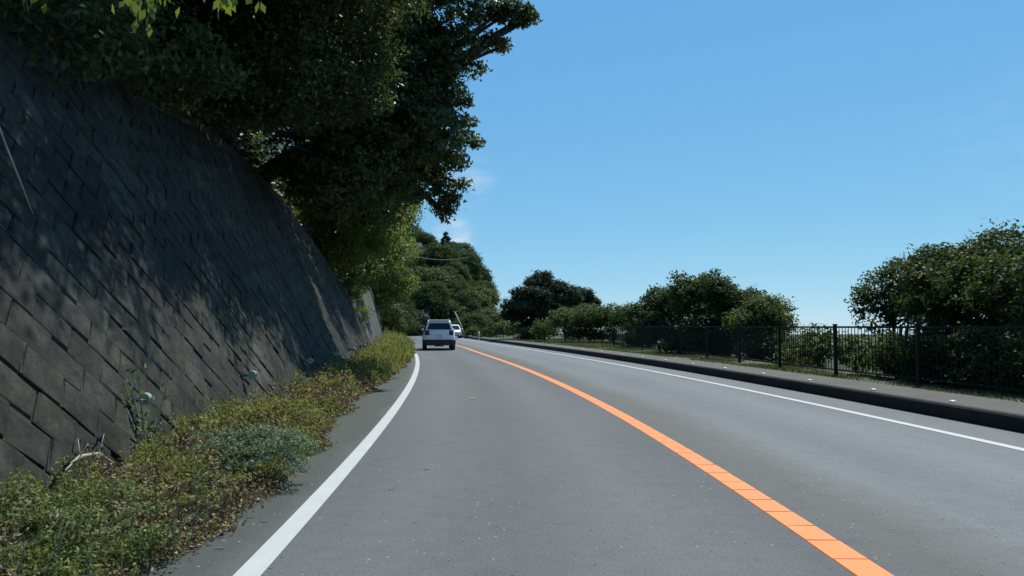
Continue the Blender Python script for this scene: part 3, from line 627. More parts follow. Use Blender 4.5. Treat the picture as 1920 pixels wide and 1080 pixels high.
# low growth filling the slope between the crowns
hn = 30000; hx = hq.uniform(-32, 0, hn); hy = hq.uniform(98, 146, hn); hz = hillz(hx, hy); kk = hz > .15; hx, hy, hz = hx[kk], hy[kk], hz[kk]
P = np.stack([hx, hy, hz + np.abs(hq.normal(0, .9, len(hx)))], 1)
tag(link(bpy.data.objects.new('hill_undergrowth', leaf_mesh('hill_undergrowth', P, unit(hq.normal(size=P.shape) * .6 + [.1, -.2, .7]), .34, .2, M['leaf_hill'], hq))), kind='stuff')
# ------------------------------------------------------------------ trees and shrubs on the right
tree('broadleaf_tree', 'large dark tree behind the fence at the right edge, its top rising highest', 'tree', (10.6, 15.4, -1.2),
     [px_blob(1850, 505, 14.6, .95, 1.0, .75), px_blob(1800, 530, 14.6, .75, .9, .6), px_blob(1745, 530, 15.2, .6, .7, .5), px_blob(1780, 500, 15.2, .5, .6, .4), px_blob(1735, 495, 15.6, .45, .5, .35), px_blob(1920, 520, 14.5, 1.1, 1.1, .9), px_blob(1760, 580, 14.8, .6, .7, .5), px_blob(1870, 600, 14.5, 1.0, 1.0, .6, .55), px_blob(1990, 560, 14.5, 1.2, 1.2, 1.0), px_blob(1800, 690, 14.4, .8, .6, .65, .6), px_blob(1890, 690, 13.8, .9, .7, .7, .7), px_blob(1960, 700, 13.4, .9, .7, .8), px_blob(1780, 650, 14.3, .6, .5, .5, .8), px_blob(1850, 660, 13.6, .7, .5, .6, .8), px_blob(1740, 690, 15, .4, .4, .35, .8), px_blob(1915, 655, 13, .7, .6, .5, .8), (8.8, 12.9, 2.05, .75, .8, .6, .8), (9.3, 11.6, 2.1, .9, .9, .7, .8), (8.9, 14.0, 2.1, .7, .8, .6, .8), (9.6, 16.2, 1.9, .8, .8, .6, .8), (8.25, 13.2, .7, .5, .7, .6), (8.4, 11.7, .65, .5, .8, .6), (8.55, 10.3, .6, .5, .8, .6), (8.7, 9.2, .65, .5, .7, .6)],  # some upper lobes on the sun side added to shade the low foliage
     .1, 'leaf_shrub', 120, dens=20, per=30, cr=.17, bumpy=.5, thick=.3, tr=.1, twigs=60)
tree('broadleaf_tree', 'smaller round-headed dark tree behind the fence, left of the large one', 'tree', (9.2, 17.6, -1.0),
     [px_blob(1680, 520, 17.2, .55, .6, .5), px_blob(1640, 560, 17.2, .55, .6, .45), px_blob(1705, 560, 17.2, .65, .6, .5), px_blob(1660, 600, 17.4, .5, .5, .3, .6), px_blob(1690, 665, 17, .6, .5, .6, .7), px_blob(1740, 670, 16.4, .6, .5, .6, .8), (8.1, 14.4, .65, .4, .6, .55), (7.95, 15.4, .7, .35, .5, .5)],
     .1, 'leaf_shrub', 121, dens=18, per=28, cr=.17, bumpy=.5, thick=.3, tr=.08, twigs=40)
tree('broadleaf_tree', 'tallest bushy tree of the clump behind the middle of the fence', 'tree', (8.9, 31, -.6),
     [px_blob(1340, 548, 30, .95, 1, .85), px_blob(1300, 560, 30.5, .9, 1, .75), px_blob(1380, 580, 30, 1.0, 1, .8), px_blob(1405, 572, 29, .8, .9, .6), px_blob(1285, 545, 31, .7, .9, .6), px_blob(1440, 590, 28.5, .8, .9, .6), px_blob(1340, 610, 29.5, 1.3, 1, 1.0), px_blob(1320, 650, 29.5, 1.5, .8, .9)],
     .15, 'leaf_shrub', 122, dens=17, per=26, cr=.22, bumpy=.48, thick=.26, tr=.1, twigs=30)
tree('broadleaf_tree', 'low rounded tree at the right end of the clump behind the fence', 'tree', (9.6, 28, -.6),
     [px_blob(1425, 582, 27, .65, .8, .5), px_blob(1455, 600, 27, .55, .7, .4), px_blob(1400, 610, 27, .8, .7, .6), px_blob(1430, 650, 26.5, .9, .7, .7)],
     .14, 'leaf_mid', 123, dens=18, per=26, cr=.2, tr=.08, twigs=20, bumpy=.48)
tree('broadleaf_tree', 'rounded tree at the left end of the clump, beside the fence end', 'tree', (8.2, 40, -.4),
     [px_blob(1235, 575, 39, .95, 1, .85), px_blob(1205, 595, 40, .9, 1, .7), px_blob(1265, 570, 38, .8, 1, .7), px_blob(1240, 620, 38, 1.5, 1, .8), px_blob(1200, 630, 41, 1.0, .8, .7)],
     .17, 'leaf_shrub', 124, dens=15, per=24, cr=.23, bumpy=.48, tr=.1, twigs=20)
for q, (px, py, Y, rx, rz, lb) in enumerate(((1490, 645, 22, .6, .42, 'low green shrub behind the fence bars, left of the nearer fence post'), (1535, 640, 20, .5, .42, 'low green shrub behind the fence bars, between the two near posts'), (1600, 655, 19, .6, .4, 'low dark shrub behind the fence, under the smaller round-headed tree'), (1500, 668, 20.5, .55, .3, 'ground-hugging shrub at the foot of the fence behind its bars'))):
    tree('shrub', lb, 'shrub', pix(px, py + 40, Y), [px_blob(px, py, Y, rx, rx * .8, rz), px_blob(px + 12, py + 18, Y + .3, rx * .8, rx * .7, rz * .8)], .12, 'leaf_mid', 130 + q, dens=12, per=22, cr=.14, tr=.04, twigs=8, group='shrubs behind the fence')
tree('spreading_tree', 'broad layered dark tree beyond the grass, centre of the view', 'tree', (2.8, 64, 0),
     [px_blob(1018, 520, 63, .7, .8, .5), px_blob(1008, 532, 63, 1.1, 1.2, .5), px_blob(1045, 540, 63, 1.0, 1.2, .5), px_blob(1000, 552, 62, 1.7, 1.6, .6), px_blob(1050, 560, 63, 1.7, 1.6, .7), px_blob(980, 572, 62, 1.6, 1.5, .55), px_blob(1030, 585, 62, 2.2, 1.6, .9), px_blob(965, 590, 63, 1.2, 1.3, .5), px_blob(1080, 585, 64, 1.6, 1.5, .8), px_blob(1015, 610, 63, 1.8, 1.3, .7)],
     .22, 'leaf_pine', 140, dens=12, per=24, cr=.28, bumpy=.42, tr=.2, twigs=50)
tree('pine_tree', 'dark pine peeking above the right shoulder of the layered tree', 'tree', (6.3, 71, 0),
     [px_blob(1075, 548, 70, .7, .8, .55), px_blob(1095, 552, 70, .8, .8, .6), px_blob(1110, 566, 70, .8, .8, .5), px_blob(1085, 580, 70, 1.4, 1.2, .9), px_blob(1115, 590, 70, 1.2, 1, .8)],
     .24, 'leaf_pine', 141, dens=11, per=22, cr=.26, tr=.14, twigs=20)
for q, (px, py, Y, rx, rz, mt, lb) in enumerate((
    (1060, 592, 52, 1.1, .6, 'leaf_mid', 'yellow-green shrub in front of the layered tree'), (1105, 590, 50, 1.2, .65, 'leaf_mid', 'tall yellow-green shrub right of the layered tree'),
    (1145, 588, 49, 1.1, .6, 'leaf_mid', 'leafy green shrub below the gap in the skyline'), (1175, 590, 47, 1.0, .75, 'leaf_mid', 'green shrub touching the left end of the fence clump'),
    (1020, 610, 54, .9, .45, 'leaf_mid', 'small green shrub under the left side of the layered tree'), (1085, 615, 51, 1.1, .45, 'leaf_dark', 'dark low shrub behind the far railing, shaded beneath yellow-green ones'),
    (1130, 618, 50, 1.0, .4, 'leaf_dark', 'dark low shrub against the fence end'), (975, 606, 66, 1.1, .45, 'leaf_mid', 'pale green shrub at the left foot of the layered tree'),
    (945, 612, 70, .9, .4, 'leaf_mid', 'small pale green shrub beside the thin dark post'), (888, 619, 80, .75, .5, 'leaf_mid', 'bright little bush right of the leaning pole'), (916, 622, 74, .8, .4, 'leaf_hill', 'dull green bush behind the white marker post'), (1000, 620, 60, 1.2, .35, 'leaf_dark', 'dark hedge-like shrub behind the left part of the far railing'))):
    tree('shrub', lb, 'shrub', (pix(px, py, Y)[0], Y, .1), [px_blob(px, py, Y, rx, rx * .8, rz), px_blob(px - 9, py + 10, Y + .3, rx * .8, rx * .7, rz * .8), px_blob(px + 10, py + 12, Y - .3, rx * .8, rx * .6, rz * .7)], .16, mt, 150 + q, dens=9, per=20, cr=.2, tr=.05, twigs=10, group='shrubs beyond the grass')

# ------------------------------------------------------------------ fences
def fence(name, label, pts, post_at, H, bar_gap, z0, group=None):
    t = empty(name, (pts[0][0], pts[0][1], z0)); tag(t, label, 'fence', group)
    pts = np.array(pts, float); d = np.concatenate([[0], np.cumsum(np.linalg.norm(np.diff(pts, axis=0), axis=1))])
    at = lambda s: np.array([np.interp(s, d, pts[:, 0]), np.interp(s, d, pts[:, 1])])
    o0 = pts[0]; L = d[-1]
    P = lambda s, z: (at(s)[0] - o0[0], at(s)[1] - o0[1], z)
    posts = post_at(L)
    pm = MB().box((0, 0, H / 2 + .02 - .05), (.065, .065, H + .14)); pm.box((0, 0, H + .055), (.08, .08, .03)); me = None
    for s in posts:
        if me is None:
            ob = pm.build('post', M['fence'], t); me = ob.data
        else: ob = link(bpy.data.objects.new('post', me), t)
        ob.location = P(s, 0)
    for nm, z, rr in (('top_rail', H, .026), ('bottom_rail', .14, .02)):
        for a, b in zip(posts[:-1], posts[1:]):
            pa = Vector(P(a, z)); pb = Vector(P(b, z)); v = (pb - pa); ln = v.length - .07
            MB().box((0, 0, 0), (ln, rr * 1.4, rr * 1.6)).build(nm, M['fence'], t)
            ob = list(col.objects)[-1]; ob.location = (pa + pb) / 2; ob.rotation_euler = (0, 0, math.atan2(v.y, v.x))
    bm = None; s = posts[0] + bar_gap
    while s < posts[-1]:
        if min(abs(s - q) for q in posts) > .06:
            if bm is None:
                ob = MB().tube([(0, 0, .155), (0, 0, H - .022)], .0095, 6).build('bar', M['fence'], t); bm = ob.data
            else: ob = link(bpy.data.objects.new('bar', bm), t)
            # keep the bar under the straight rail between its posts
            i = max(0, np.searchsorted(posts, s) - 1); a, b = posts[i], posts[min(i + 1, len(posts) - 1)]; k = (s - a) / max(b - a, 1e-6)
            ob.location = Vector(P(a, 0)).lerp(Vector(P(b, 0)), k)
        s += bar_gap
fp = [(float(fenceX(q)), q) for q in np.arange(8.2, 40.3, .5)]
fence('railing_fence', 'dark green vertical-bar fence along the pavement on the right', fp, lambda L: np.concatenate([[0], np.arange(2.62, L - 1, 2.9), [L]]), 1.10, .125, .185)
fence('railing_fence', 'low dark railing at the far side of the grass, half hidden by shrubs', [(-2.2, 71), (2, 61), (8.0, 53)], lambda L: np.linspace(0, L, 8), .9, .2, .2)

# ------------------------------------------------------------------ kerb studs, marker posts, leaning pole
sm = None
names = ['nearest the camera', 'second from the camera', 'third from the camera', 'fourth from the camera', 'fifth from the camera', 'sixth from the camera', 'seventh from the camera', 'eighth from the camera', 'ninth from the camera', 'tenth from the camera', 'eleventh from the camera', 'twelfth from the camera', 'thirteenth from the camera', 'fourteenth from the camera']
for q, yv in enumerate([8.7, 10.7, 12.7, 14.9, 17.0, 19.2, 21.5, 23.8, 26.2, 28.7, 31.5, 34.5, 38, 42]):
    x = float(Rx(yv)) + KO + .3
    if sm is None:
        b = MB().disc((0, 0, 0), (0, 0, 1), .06, .018, 14, .05).disc((0, 0, .018), (0, 0, 1), .05, .012, 14, .026); ob = b.build('kerb_stud', M['stud'], None, False); sm = ob.data
    else: ob = link(bpy.data.objects.new('kerb_stud', sm))
    ob.location = (x, yv, .2); tag(ob, 'small white domed stud on the pavement edge, ' + names[q], 'road stud', 'white studs along the kerb')
p = ground(898, 637, .22)
t = empty('marker_post', (p[0], p[1], .2)); tag(t, 'short white marker post at the far end of the kerb', 'marker post')
MB().tube([(0, 0, 0), (0, 0, .62)], .075, 12).build('post', M['stud'], t, True); MB().tube([(0, 0, .623), (0, 0, .68)], [.075, .04], 12).build('cap', M['grey_metal'], t, True); MB().tube([(0, 0, .45), (0, 0, .52)], .078, 12).build('reflective_band', M['reflector'], t, True)
p = ground(922, 633, .22); t = empty('sign_post', (p[0], p[1], .2)); tag(t, 'thin dark post with a small dark plate among the bushes near the marker post', 'post')
MB().tube([(0, 0, 0), (0, 0, 1.0)], .045, 8).build('post', M['dark_metal'], t); MB().box((0, -.05, .92), (.75, .02, .12)).build('plate', M['dark_metal'], t)
b0 = pix(873, 630, 92); t0 = pix(853, 585, 95)
pl = empty('leaning_pole', b0); tag(pl, 'pale leaning pole in front of the dark wood, right of the oncoming car', 'pole')
MB().tube([(0, 0, -.2), tuple((t0 - b0) * .5), tuple(t0 - b0)], [.13, .11, .09], 8).build('shaft', M['bark_pale'], pl, True)
MB().tube([tuple(t0 - b0 + [-.2, 0, .05]), tuple(t0 - b0 + [.7, 0, .12])], .06, 6).build('crossbar', M['bark_pale'], pl)
# slack cable across the wood
a = pix(770, 478, 100); b = pix(878, 482, 108); wp = []
for k in np.linspace(0, 1, 12): q = a * (1 - k) + b * k; q[2] -= .9 * 4 * k * (1 - k) * .6; wp.append(q)
cb = MB().tube([tuple(q) for q in wp], .05, 5).build('sagging_branch', M['bark_pale']); tag(cb, 'long pale sagging bough stretched across the middle of the wooded hill', 'branch')

# ------------------------------------------------------------------ weeds between the wall and the road
wr = np.random.default_rng(41)
def inner(y): return np.interp(y, [2, 4, 5, 7, 9, 12, 15, 20, 26, 34, 45, 60], [.5, .5, .45, .42, .62, .8, .75, .6, .42, .15, -.05, .0])
def wnoise(x, y, s): return np.sin(x * 3.1 * s + 1.7 * np.sin(y * 1.3 * s)) * .5 + np.sin(y * 2.3 * s + 1.1 + np.sin(x * 2.0 * s)) * .5
def weeds(name, n, y0_, y1_, mat, leaf, mask, hscale, droop=.2, low=0):
    y = np.exp(wr.uniform(math.log(y0_), math.log(y1_), n)); f = wr.beta(1.0, 1.0, n); inn = inner(y) + .12 * wnoise(y * 0, y, 1.6) + wr.normal(0, .05, n)
    off = inn + (OFF - .02 - inn) * f; x = Lx(y) - off
    nz = wnoise(x, y, 1.0); keep = mask(nz, f, y); x, y, f, nz = x[keep], y[keep], f[keep], nz[keep]; n = len(x)
    edge = np.clip(f * 4, .15, 1)
    h = hscale * edge * (.55 + .45 * f + .3 * nz + .42 * wnoise(x, y, 3.2) + .25 * wnoise(x, y, 7.1)) * np.interp(y, [2, 8, 20, 34, 50], [.8, 1, 1.3, 1.9, 2.3]); h = np.clip(h, .03, 2)
    z = h * wr.beta(2.2, 1.2, n) * (1 - low) + wr.uniform(.005, .03, n)
    # the wall leans back, so nothing needs trimming behind it
    P = np.stack([x, y, z], 1); nn = unit(wr.normal(size=(n, 3)) * .75 + [.15, -.1, .55])
    sz = leaf * np.interp(y, [3, 8, 20, 45], [.8, 1, 1.8, 2.8])
    o = link(bpy.data.objects.new(name, leaf_mesh(name, P, nn, sz, sz * .5, M[mat], wr, droop))); tag(o, kind='stuff')
def zone(f, y):                        # where the weeds are green (high) or withered (low)
    return .95 * np.sin(y * 1.9 + 4.2 * f + .8) * .6 + .55 * np.sin(y * 4.3 - 7 * f) + .35 * np.sin(y * .7 + 2) - np.where((f < .25) & (y > 4.8) & (y < 6), .8, 0) + np.clip((y - 16) / 20, 0, .6) + .1
weeds('weeds', 85000, 2.6, 60, 'weed', .036, lambda nz, f, y: zone(f, y) > .0, .34)
weeds('weeds', 45000, 2.6, 60, 'weed_green', .036, lambda nz, f, y: (zone(f, y) > .45) | (y < 4.3), .36)
weeds('dry_leaves', 95000, 2.6, 44, 'weed_dry', .042, lambda nz, f, y: (zone(f, y) < .12) | (f < .1), .3, .1, .05)
weeds('leaf_litter', 16000, 2.6, 26, 'weed_dry', .045, lambda nz, f, y: f < .4, .05, .05, .5)
# looser weed plants standing out of the carpet
LPs = {'weed': [], 'weed_green': [], 'weed_dry': []}; stems = MB()
for q in range(620):
    y = math.exp(wr.uniform(math.log(3.0), math.log(45))); f = wr.beta(1.3, 1.1); inn = float(inner(y)); x = float(Lx(y)) - (inn + .08 + (OFF - .1 - inn) * f)
    hgt = wr.uniform(.22, .5) * (.6 + .5 * f) * float(np.interp(y, [3, 12, 40], [.9, 1.1, 1.8])); lean = wr.normal(0, .16, 2) * hgt * 2
    top = np.array([x + lean[0], y + lean[1], hgt]); b0_ = np.array([x, y, 0.0]); mid = (b0_ + top) / 2 + [-lean[0] * .2, -lean[1] * .2, .03]
    if y < 20: stems.tube([tuple(b0_), tuple(mid), tuple(top)], [.004, .003, .0015], 4)
    kd = 'weed_dry' if zone(f, y) < 0 and wr.random() < .75 else ('weed', 'weed_green')[int(wr.random() < .4)]
    m_ = int(wr.integers(16, 34)); kk = wr.uniform(.25, 1.02, m_)[:, None]
    LPs[kd].append(np.where(kk < .5, b0_ + (mid - b0_) * kk * 2, mid + (top - mid) * (kk - .5) * 2) + wr.normal(size=(m_, 3)) * [.05, .05, .02] * (1.3 - kk) * float(np.interp(y, [4, 40], [1, 2.5])))
for q in range(60):
    y = wr.uniform(3.3, 7.5); x = float(Lx(y)) - float(inner(y)) - wr.uniform(.0, .45); hgt = wr.uniform(.18, .42); lean = np.array([wr.uniform(.02, .28), wr.normal(0, .12)])
    b0_ = np.array([x, y, 0.0]); mid = b0_ + [lean[0] * .3, lean[1] * .4, hgt * .75]; top = b0_ + [lean[0], lean[1], hgt * wr.uniform(.75, 1.05)]
    stems.tube([tuple(b0_), tuple(mid), tuple(top)], [.004, .003, .0015], 4); kk = np.linspace(.25, 1.02, 22)[:, None]
    LPs['weed_green' if q % 3 else 'weed'].append(np.where(kk < .5, b0_ + (mid - b0_) * kk * 2, mid + (top - mid) * (kk - .5) * 2) + wr.normal(size=(22, 3)) * [.035, .035, .01] * (1.25 - kk))
tag(stems.build('weed_stems', M['bark_pale']), kind='stuff')
for kd, L_ in LPs.items():
    P = np.concatenate(L_); sz = .05 * np.interp(P[:, 1], [3, 8, 20, 45], [.8, 1, 1.6, 2.4])
    tag(link(bpy.data.objects.new('tall_weeds', leaf_mesh('tall_weeds', P, unit(wr.normal(size=P.shape) * .7 + [.1, -.1, .6]), sz, sz * .42, M[kd], wr, .5))), kind='stuff')
# tall grass blades towards the bend
n = 3500; y = wr.uniform(18, 60, n); off = inner(y) + (OFF - inner(y)) * wr.random(n); x = Lx(y) - off; h = wr.uniform(.25, .7, n)
P = np.stack([x, y, h * .5], 1); ang = wr.uniform(0, 6.28, n); dirv = unit(np.stack([np.cos(ang) * .45, np.sin(ang) * .45, np.ones(n)], 1)); sd = unit(np.cross(dirv, wr.normal(size=(n, 3))))
V = np.empty((n, 4, 3)); hw = .012 + .0009 * y[:, None]; V[:, 0] = P - dirv * h[:, None] * .5 - sd * hw; V[:, 1] = P - dirv * h[:, None] * .5 + sd * hw; tip = P + dirv * h[:, None] * .5; tip[:, :2] += (dirv[:, :2] * h[:, None] * .3); V[:, 2] = tip + sd * .003; V[:, 3] = tip - sd * .003
tag(link(bpy.data.objects.new('tall_grass', npmesh('tall_grass', V.reshape(-1, 3), np.arange(4 * n).reshape(n, 4), M['weed']))), kind='stuff')
def bush(name, label, blobs, leaf, mat, seed, **kw):
    b = np.array(blobs[0][:3]); return tree(name, label, 'bush', (b[0], b[1], .02), blobs, leaf, mat, seed, tr=.014, **kw)
bush('low_bush', 'bluish green low bush spreading over the road shoulder', [(-2.35, 6.1, .34, .28, .3, .13), (-2.05, 6.15, .36, .3, .28, .12), (-1.82, 6.15, .3, .2, .22, .07), (-1.75, 5.95, .2, .12, .14, .05), (-2.2, 5.9, .25, .25, .2, .1)], .03, 'bush_blue', 170, dens=70, per=34, cr=.055, twigs=60, flat=.35)
bush('low_bush', 'feathery green weed bush nearest the camera in the lower left corner', [(-2.55, 3.95, .22, .32, .3, .16), (-2.2, 3.95, .2, .3, .25, .12), (-2.85, 4.2, .24, .3, .3, .16), (-1.98, 4.05, .14, .18, .15, .06), (-2.9, 3.6, .2, .3, .25, .15), (-2.4, 4.4, .25, .3, .3, .14), (-2.4, 3.5, .15, .35, .25, .12)], .028, 'weed_green', 171, dens=80, per=30, cr=.06, twigs=60, flat=.4)
bush('low_bush', 'yellow-green weed clump at the wall foot beyond the bluish bush', [(-2.9, 8.0, .28, .3, .35, .16), (-2.6, 8.6, .28, .28, .35, .16), (-3.1, 7.2, .28, .25, .3, .14)], .045, 'weed', 172, dens=50, per=24, cr=.07, twigs=40)
bush('low_bush', 'tall grassy weed clump beside the white line near the end of the block wall', [(-5.0, 29, .4, .5, 1.2, .35), (-5.4, 33, .5, .5, 1.6, .45), (-4.5, 25.5, .35, .4, 1.0, .3)], .1, 'weed', 173, dens=22, per=20, cr=.14, twigs=30)
# sapling growing up the wall
p = ground(300, 850, .25); sp = empty('sapling', (p[0] - .1, p[1], .05)); tag(sp, 'thin leafy sapling growing up against the block wall above the weeds', 'sapling')
sr = np.random.default_rng(88); mb = MB(); LP = []
for k in range(7):
    e = np.array([sr.normal(-.05, .16), sr.normal(.05, .25), sr.uniform(.45, .95)]); mb.tube([(0, 0, 0), tuple(e * .5 + [0, 0, .08]), tuple(e)], [.008, .006, .003], 5)
    for q in range(15): f = sr.uniform(.3, 1.05); LP.append(e * f + sr.normal(0, .03, 3) + [0, 0, .04])
mb.build('stem', M['bark_pale'], sp); link(bpy.data.objects.new('leaves', leaf_mesh('leaves', np.array(LP), unit(sr.normal(size=(len(LP), 3)) * .6 + [.3, -.3, .6]), .06, .035, M['weed_green'], sr)), sp)
# dead stems
def wl(px, py, out=.05):               # point on the block wall seen at a pixel
    d = np.array(dirpx(px, py)); ts = np.linspace(2, 40, 6000); X = d[0] * ts; Y = d[1] * ts; Z = CAM_H + d[2] * ts
    gq = X - (Lx(Y) - OFF - BAT * Z) - out; i = int(np.argmax(gq < 0)); return np.array([X[i], Y[i], Z[i]])
q0 = ground(92, 912, .12); pts = [q0, wl(118, 880, .3), wl(150, 856, .3), wl(185, 850, .28), wl(212, 868, .2)]
ds = MB().tube([tuple(q) for q in pts], [.017, .016, .014, .011, .007], 7); 
for q, e in ((2, (-.03, .02, .12)), (3, (.02, .03, .14)), (2, (.05, 0, .09))): ds.tube([tuple(pts[q]), tuple(pts[q] + np.array(e))], [.006, .002], 5)
tag(ds.build('dead_stem', M['stem_pale'], None, True), 'pale dead stem arching over the weeds at the foot of the wall', 'stem')
ds = MB().tube([tuple(wl(-20, 190, .1)), tuple(wl(12, 275, .12)), tuple(wl(38, 340, .1)), tuple(wl(62, 402, .04))], [.008, .008, .007, .004], 6)
tag(ds.build('dead_stem', M['stem_pale'], None, True), 'thin pale stem hanging straight down the face of the block wall', 'stem')
# short grass on the verge
gr = np.random.default_rng(61); n = 42000; y = gr.uniform(9, 62, n); a = Rx(y) + KO + pave_w + .05; b = np.maximum(fenceX(y) + .6, a + .6); x = a + (b - a) * gr.beta(1.3, 1, n)
pz = wnoise(x, y, .7) + .25 * wnoise(x, y, 2.3); k = pz > gr.uniform(-.9, .5, n); x, y = x[k], y[k]; n = len(x); h = gr.uniform(.015, .06, n) * np.interp(y, [9, 60], [1, 1.6]); hw = .004 + .0006 * y
ang = gr.uniform(0, 6.28, n); V = np.empty((n, 3, 3)); dx = np.cos(ang) * hw; dy = np.sin(ang) * hw
V[:, 0] = np.stack([x - dx, y - dy, np.full(n, .19)], 1); V[:, 1] = np.stack([x + dx, y + dy, np.full(n, .19)], 1); V[:, 2] = np.stack([x + gr.normal(0, .02, n), y + gr.normal(0, .02, n), .19 + h], 1)
tag(link(bpy.data.objects.new('grass', npmesh('grass', V.reshape(-1, 3), np.arange(3 * n).reshape(n, 3), M['grass']))), kind='stuff')
# little things on the asphalt
p = ground(887, 747, .012); lf = pymesh('fallen_leaf', [(-.05, -.02, 0), (0, -.04, .012), (.06, .0, .02), (.01, .05, .008), (-.03, .03, .015)], [(0, 1, 2, 3, 4)], M['yellow_leaf']); lf.location = p; tag(lf, 'small yellow fallen leaf lying on the left lane', 'leaf')
n = 420; px_ = gr.uniform(-2.2, 4.8, n); y = 3.2 + gr.exponential(3.5, n); s = gr.uniform(.002, .0055, n); mb = MB()
for i in range(n): mb.box((px_[i], y[i], .001 + s[i] * .3), (s[i] * 1.6, s[i] * 1.3, s[i] * .7), Matrix.Rotation(gr.uniform(0, 3), 3, 'Z'))
tag(mb.build('grit', M['grey_metal']), kind='stuff')
mb = MB()
for (px, py) in ((733, 918), (412, 1028), (468, 970), (495, 978), (597, 851), (800, 880)):
    p = ground(px, py, .006); mb.box(p, (.045, .006, .004), Matrix.Rotation(gr.uniform(-.5, .8), 3, 'Z'))
tag(mb.build('twig_litter', M['bark_pale']), kind='stuff')

# ------------------------------------------------------------------ cars
def loft(rings, mat, name, parent, bevel=0):
    k = len(rings[0]); V = [p for r_ in rings for p in r_]
    F = [(i * k + j, i * k + (j + 1) % k, (i + 1) * k + (j + 1) % k, (i + 1) * k + j) for i in range(len(rings) - 1) for j in range(k)]
    F += [tuple(range(k))[::-1], tuple((len(rings) - 1) * k + j for j in range(k))]
    mb = MB().add(V, F); return mb.build(name, mat, parent, True, bevel)
def ring(y, w, zb, zt, sh=.1):
    h = [(.8 * w, zb), (w * .97, zb + .06), (w, zb + (zt - zb) * .45), (w * .95, zt - sh * 1.6), (w * .90, zt - sh * .5), (w * .80, zt)]
    return [(x, y, z) for x, z in h] + [(-x, y, z) for x, z in reversed(h)]
def panel(poly, nrm, thick, mat, name, parent):
    nv = Vector(nrm).normalized() * thick; k = len(poly); V = [Vector(p) - nv for p in poly] + [Vector(p) + nv for p in poly]
    return MB().add(V, [tuple(range(k))[::-1], tuple(range(k, 2 * k))] + [(i, (i + 1) % k, (i + 1) % k + k, i + k) for i in range(k)]).build(name, mat, parent)
def car(name, label, loc, rz, spec):
    t = empty(name, loc, rz); tag(t, label, 'car'); hl, W = spec['hl'], spec['W']; belt, roof = spec['belt'], spec['roof']
    body = loft([ring(y, *a) for y, a in spec['rings']], M['white_car'], 'body', t)
    ww = lambda z: spec['wb'] - (z - belt) * (spec['wb'] - spec['wt']) / (roof - belt)
    prof = spec['cabin']; V = [(ww(z), y, z) for y, z in prof] + [(-ww(z), y, z) for y, z in prof]; k = len(prof)
    MB().add(V, [tuple(range(k)), tuple(range(2 * k - 1, k - 1, -1))] + [(i, i + k, (i + 1) % k + k, (i + 1) % k) for i in range(k)]).build('cabin', M['white_car'], t, False, .05)
    for poly in spec['side_glass']:
        for s in (-1, 1):
            sl_ = (spec['wb'] - spec['wt']) / (roof - belt); panel([(s * (ww(z) + .004), y, z) for y, z in (poly if s > 0 else poly[::-1])], (s, 0, sl_), .008, M['glass'], 'side_window', t)
    def slope(i0, i1, inset_w, a, b, nm):
        (ya, za), (yb, zb) = prof[i0], prof[i1]; P = lambda f, s: (s * (ww(za + (zb - za) * f) - inset_w), ya + (yb - ya) * f, za + (zb - za) * f)
        dy, dz = yb - ya, zb - za; nv = Vector((0, -dz, dy)) if spec.get('x') else Vector((0, dz, -dy))
        if nv.z < 0: nv = -nv
        nv = nv.normalized(); pts = [P(a, -1), P(a, 1), P(b, .96), P(b, -.96)]
        mid = [(P(a, 0)[0], P(a, 0)[1], P(a, 0)[2])]
        return panel([Vector(p) + nv * .006 for p in pts], nv, .008, M['glass'], nm, t)
    slope(*spec['rear_glass'], 'rear_window'); slope(*spec['front_glass'], 'windscreen')
    for sy in spec['axles']:
        for s in (-1, 1):
            wq = MB().disc((s * (W - .24), sy, spec['wr']), (s, 0, 0), spec['wr'], .235, 22); tw = wq.build('wheel', M['tyre'], t, False, .02)
            MB().disc((s * (W - .02), sy, spec['wr']), (s, 0, 0), spec['wr'] * .64, .022, 18, spec['wr'] * .58).build('rim', M['rim'], tw)
            m = MB(); n = 14
            for k2 in range(n):
                a0 = math.pi * (k2 / n); a1 = math.pi * ((k2 + 1) / n); r0, r1 = spec['wr'] * 1.06, spec['wr'] * 1.24
                pts = [(r0, a0), (r1, a0), (r1, a1), (r0, a1)]; Vq = []
                for xx in (s * (W - .12), s * (W + .012)): Vq += [(xx, sy + r_ * math.cos(a), spec['wr'] + r_ * math.sin(a)) for r_, a in pts]
                m.add(Vq, [(0, 1, 2, 3), (7, 6, 5, 4), (0, 4, 5, 1), (1, 5, 6, 2), (2, 6, 7, 3), (3, 7, 4, 0)])
            m.build('wheel_arch', M['black_plastic'], t)
            MB().box((s * W * .9, sy, spec['wr'] + .09), (.1, spec['wr'] * 2.1, spec['wr'] * 1.7)).build('arch_liner', M['black_plastic'], t)
    for nm, c, d, mt, bv in spec['boxes']:
        for s in ((-1, 1) if c[0] else (1,)): MB().box((c[0] * s, c[1], c[2]), d).build(nm, M[mt], t, False, bv)
    return t
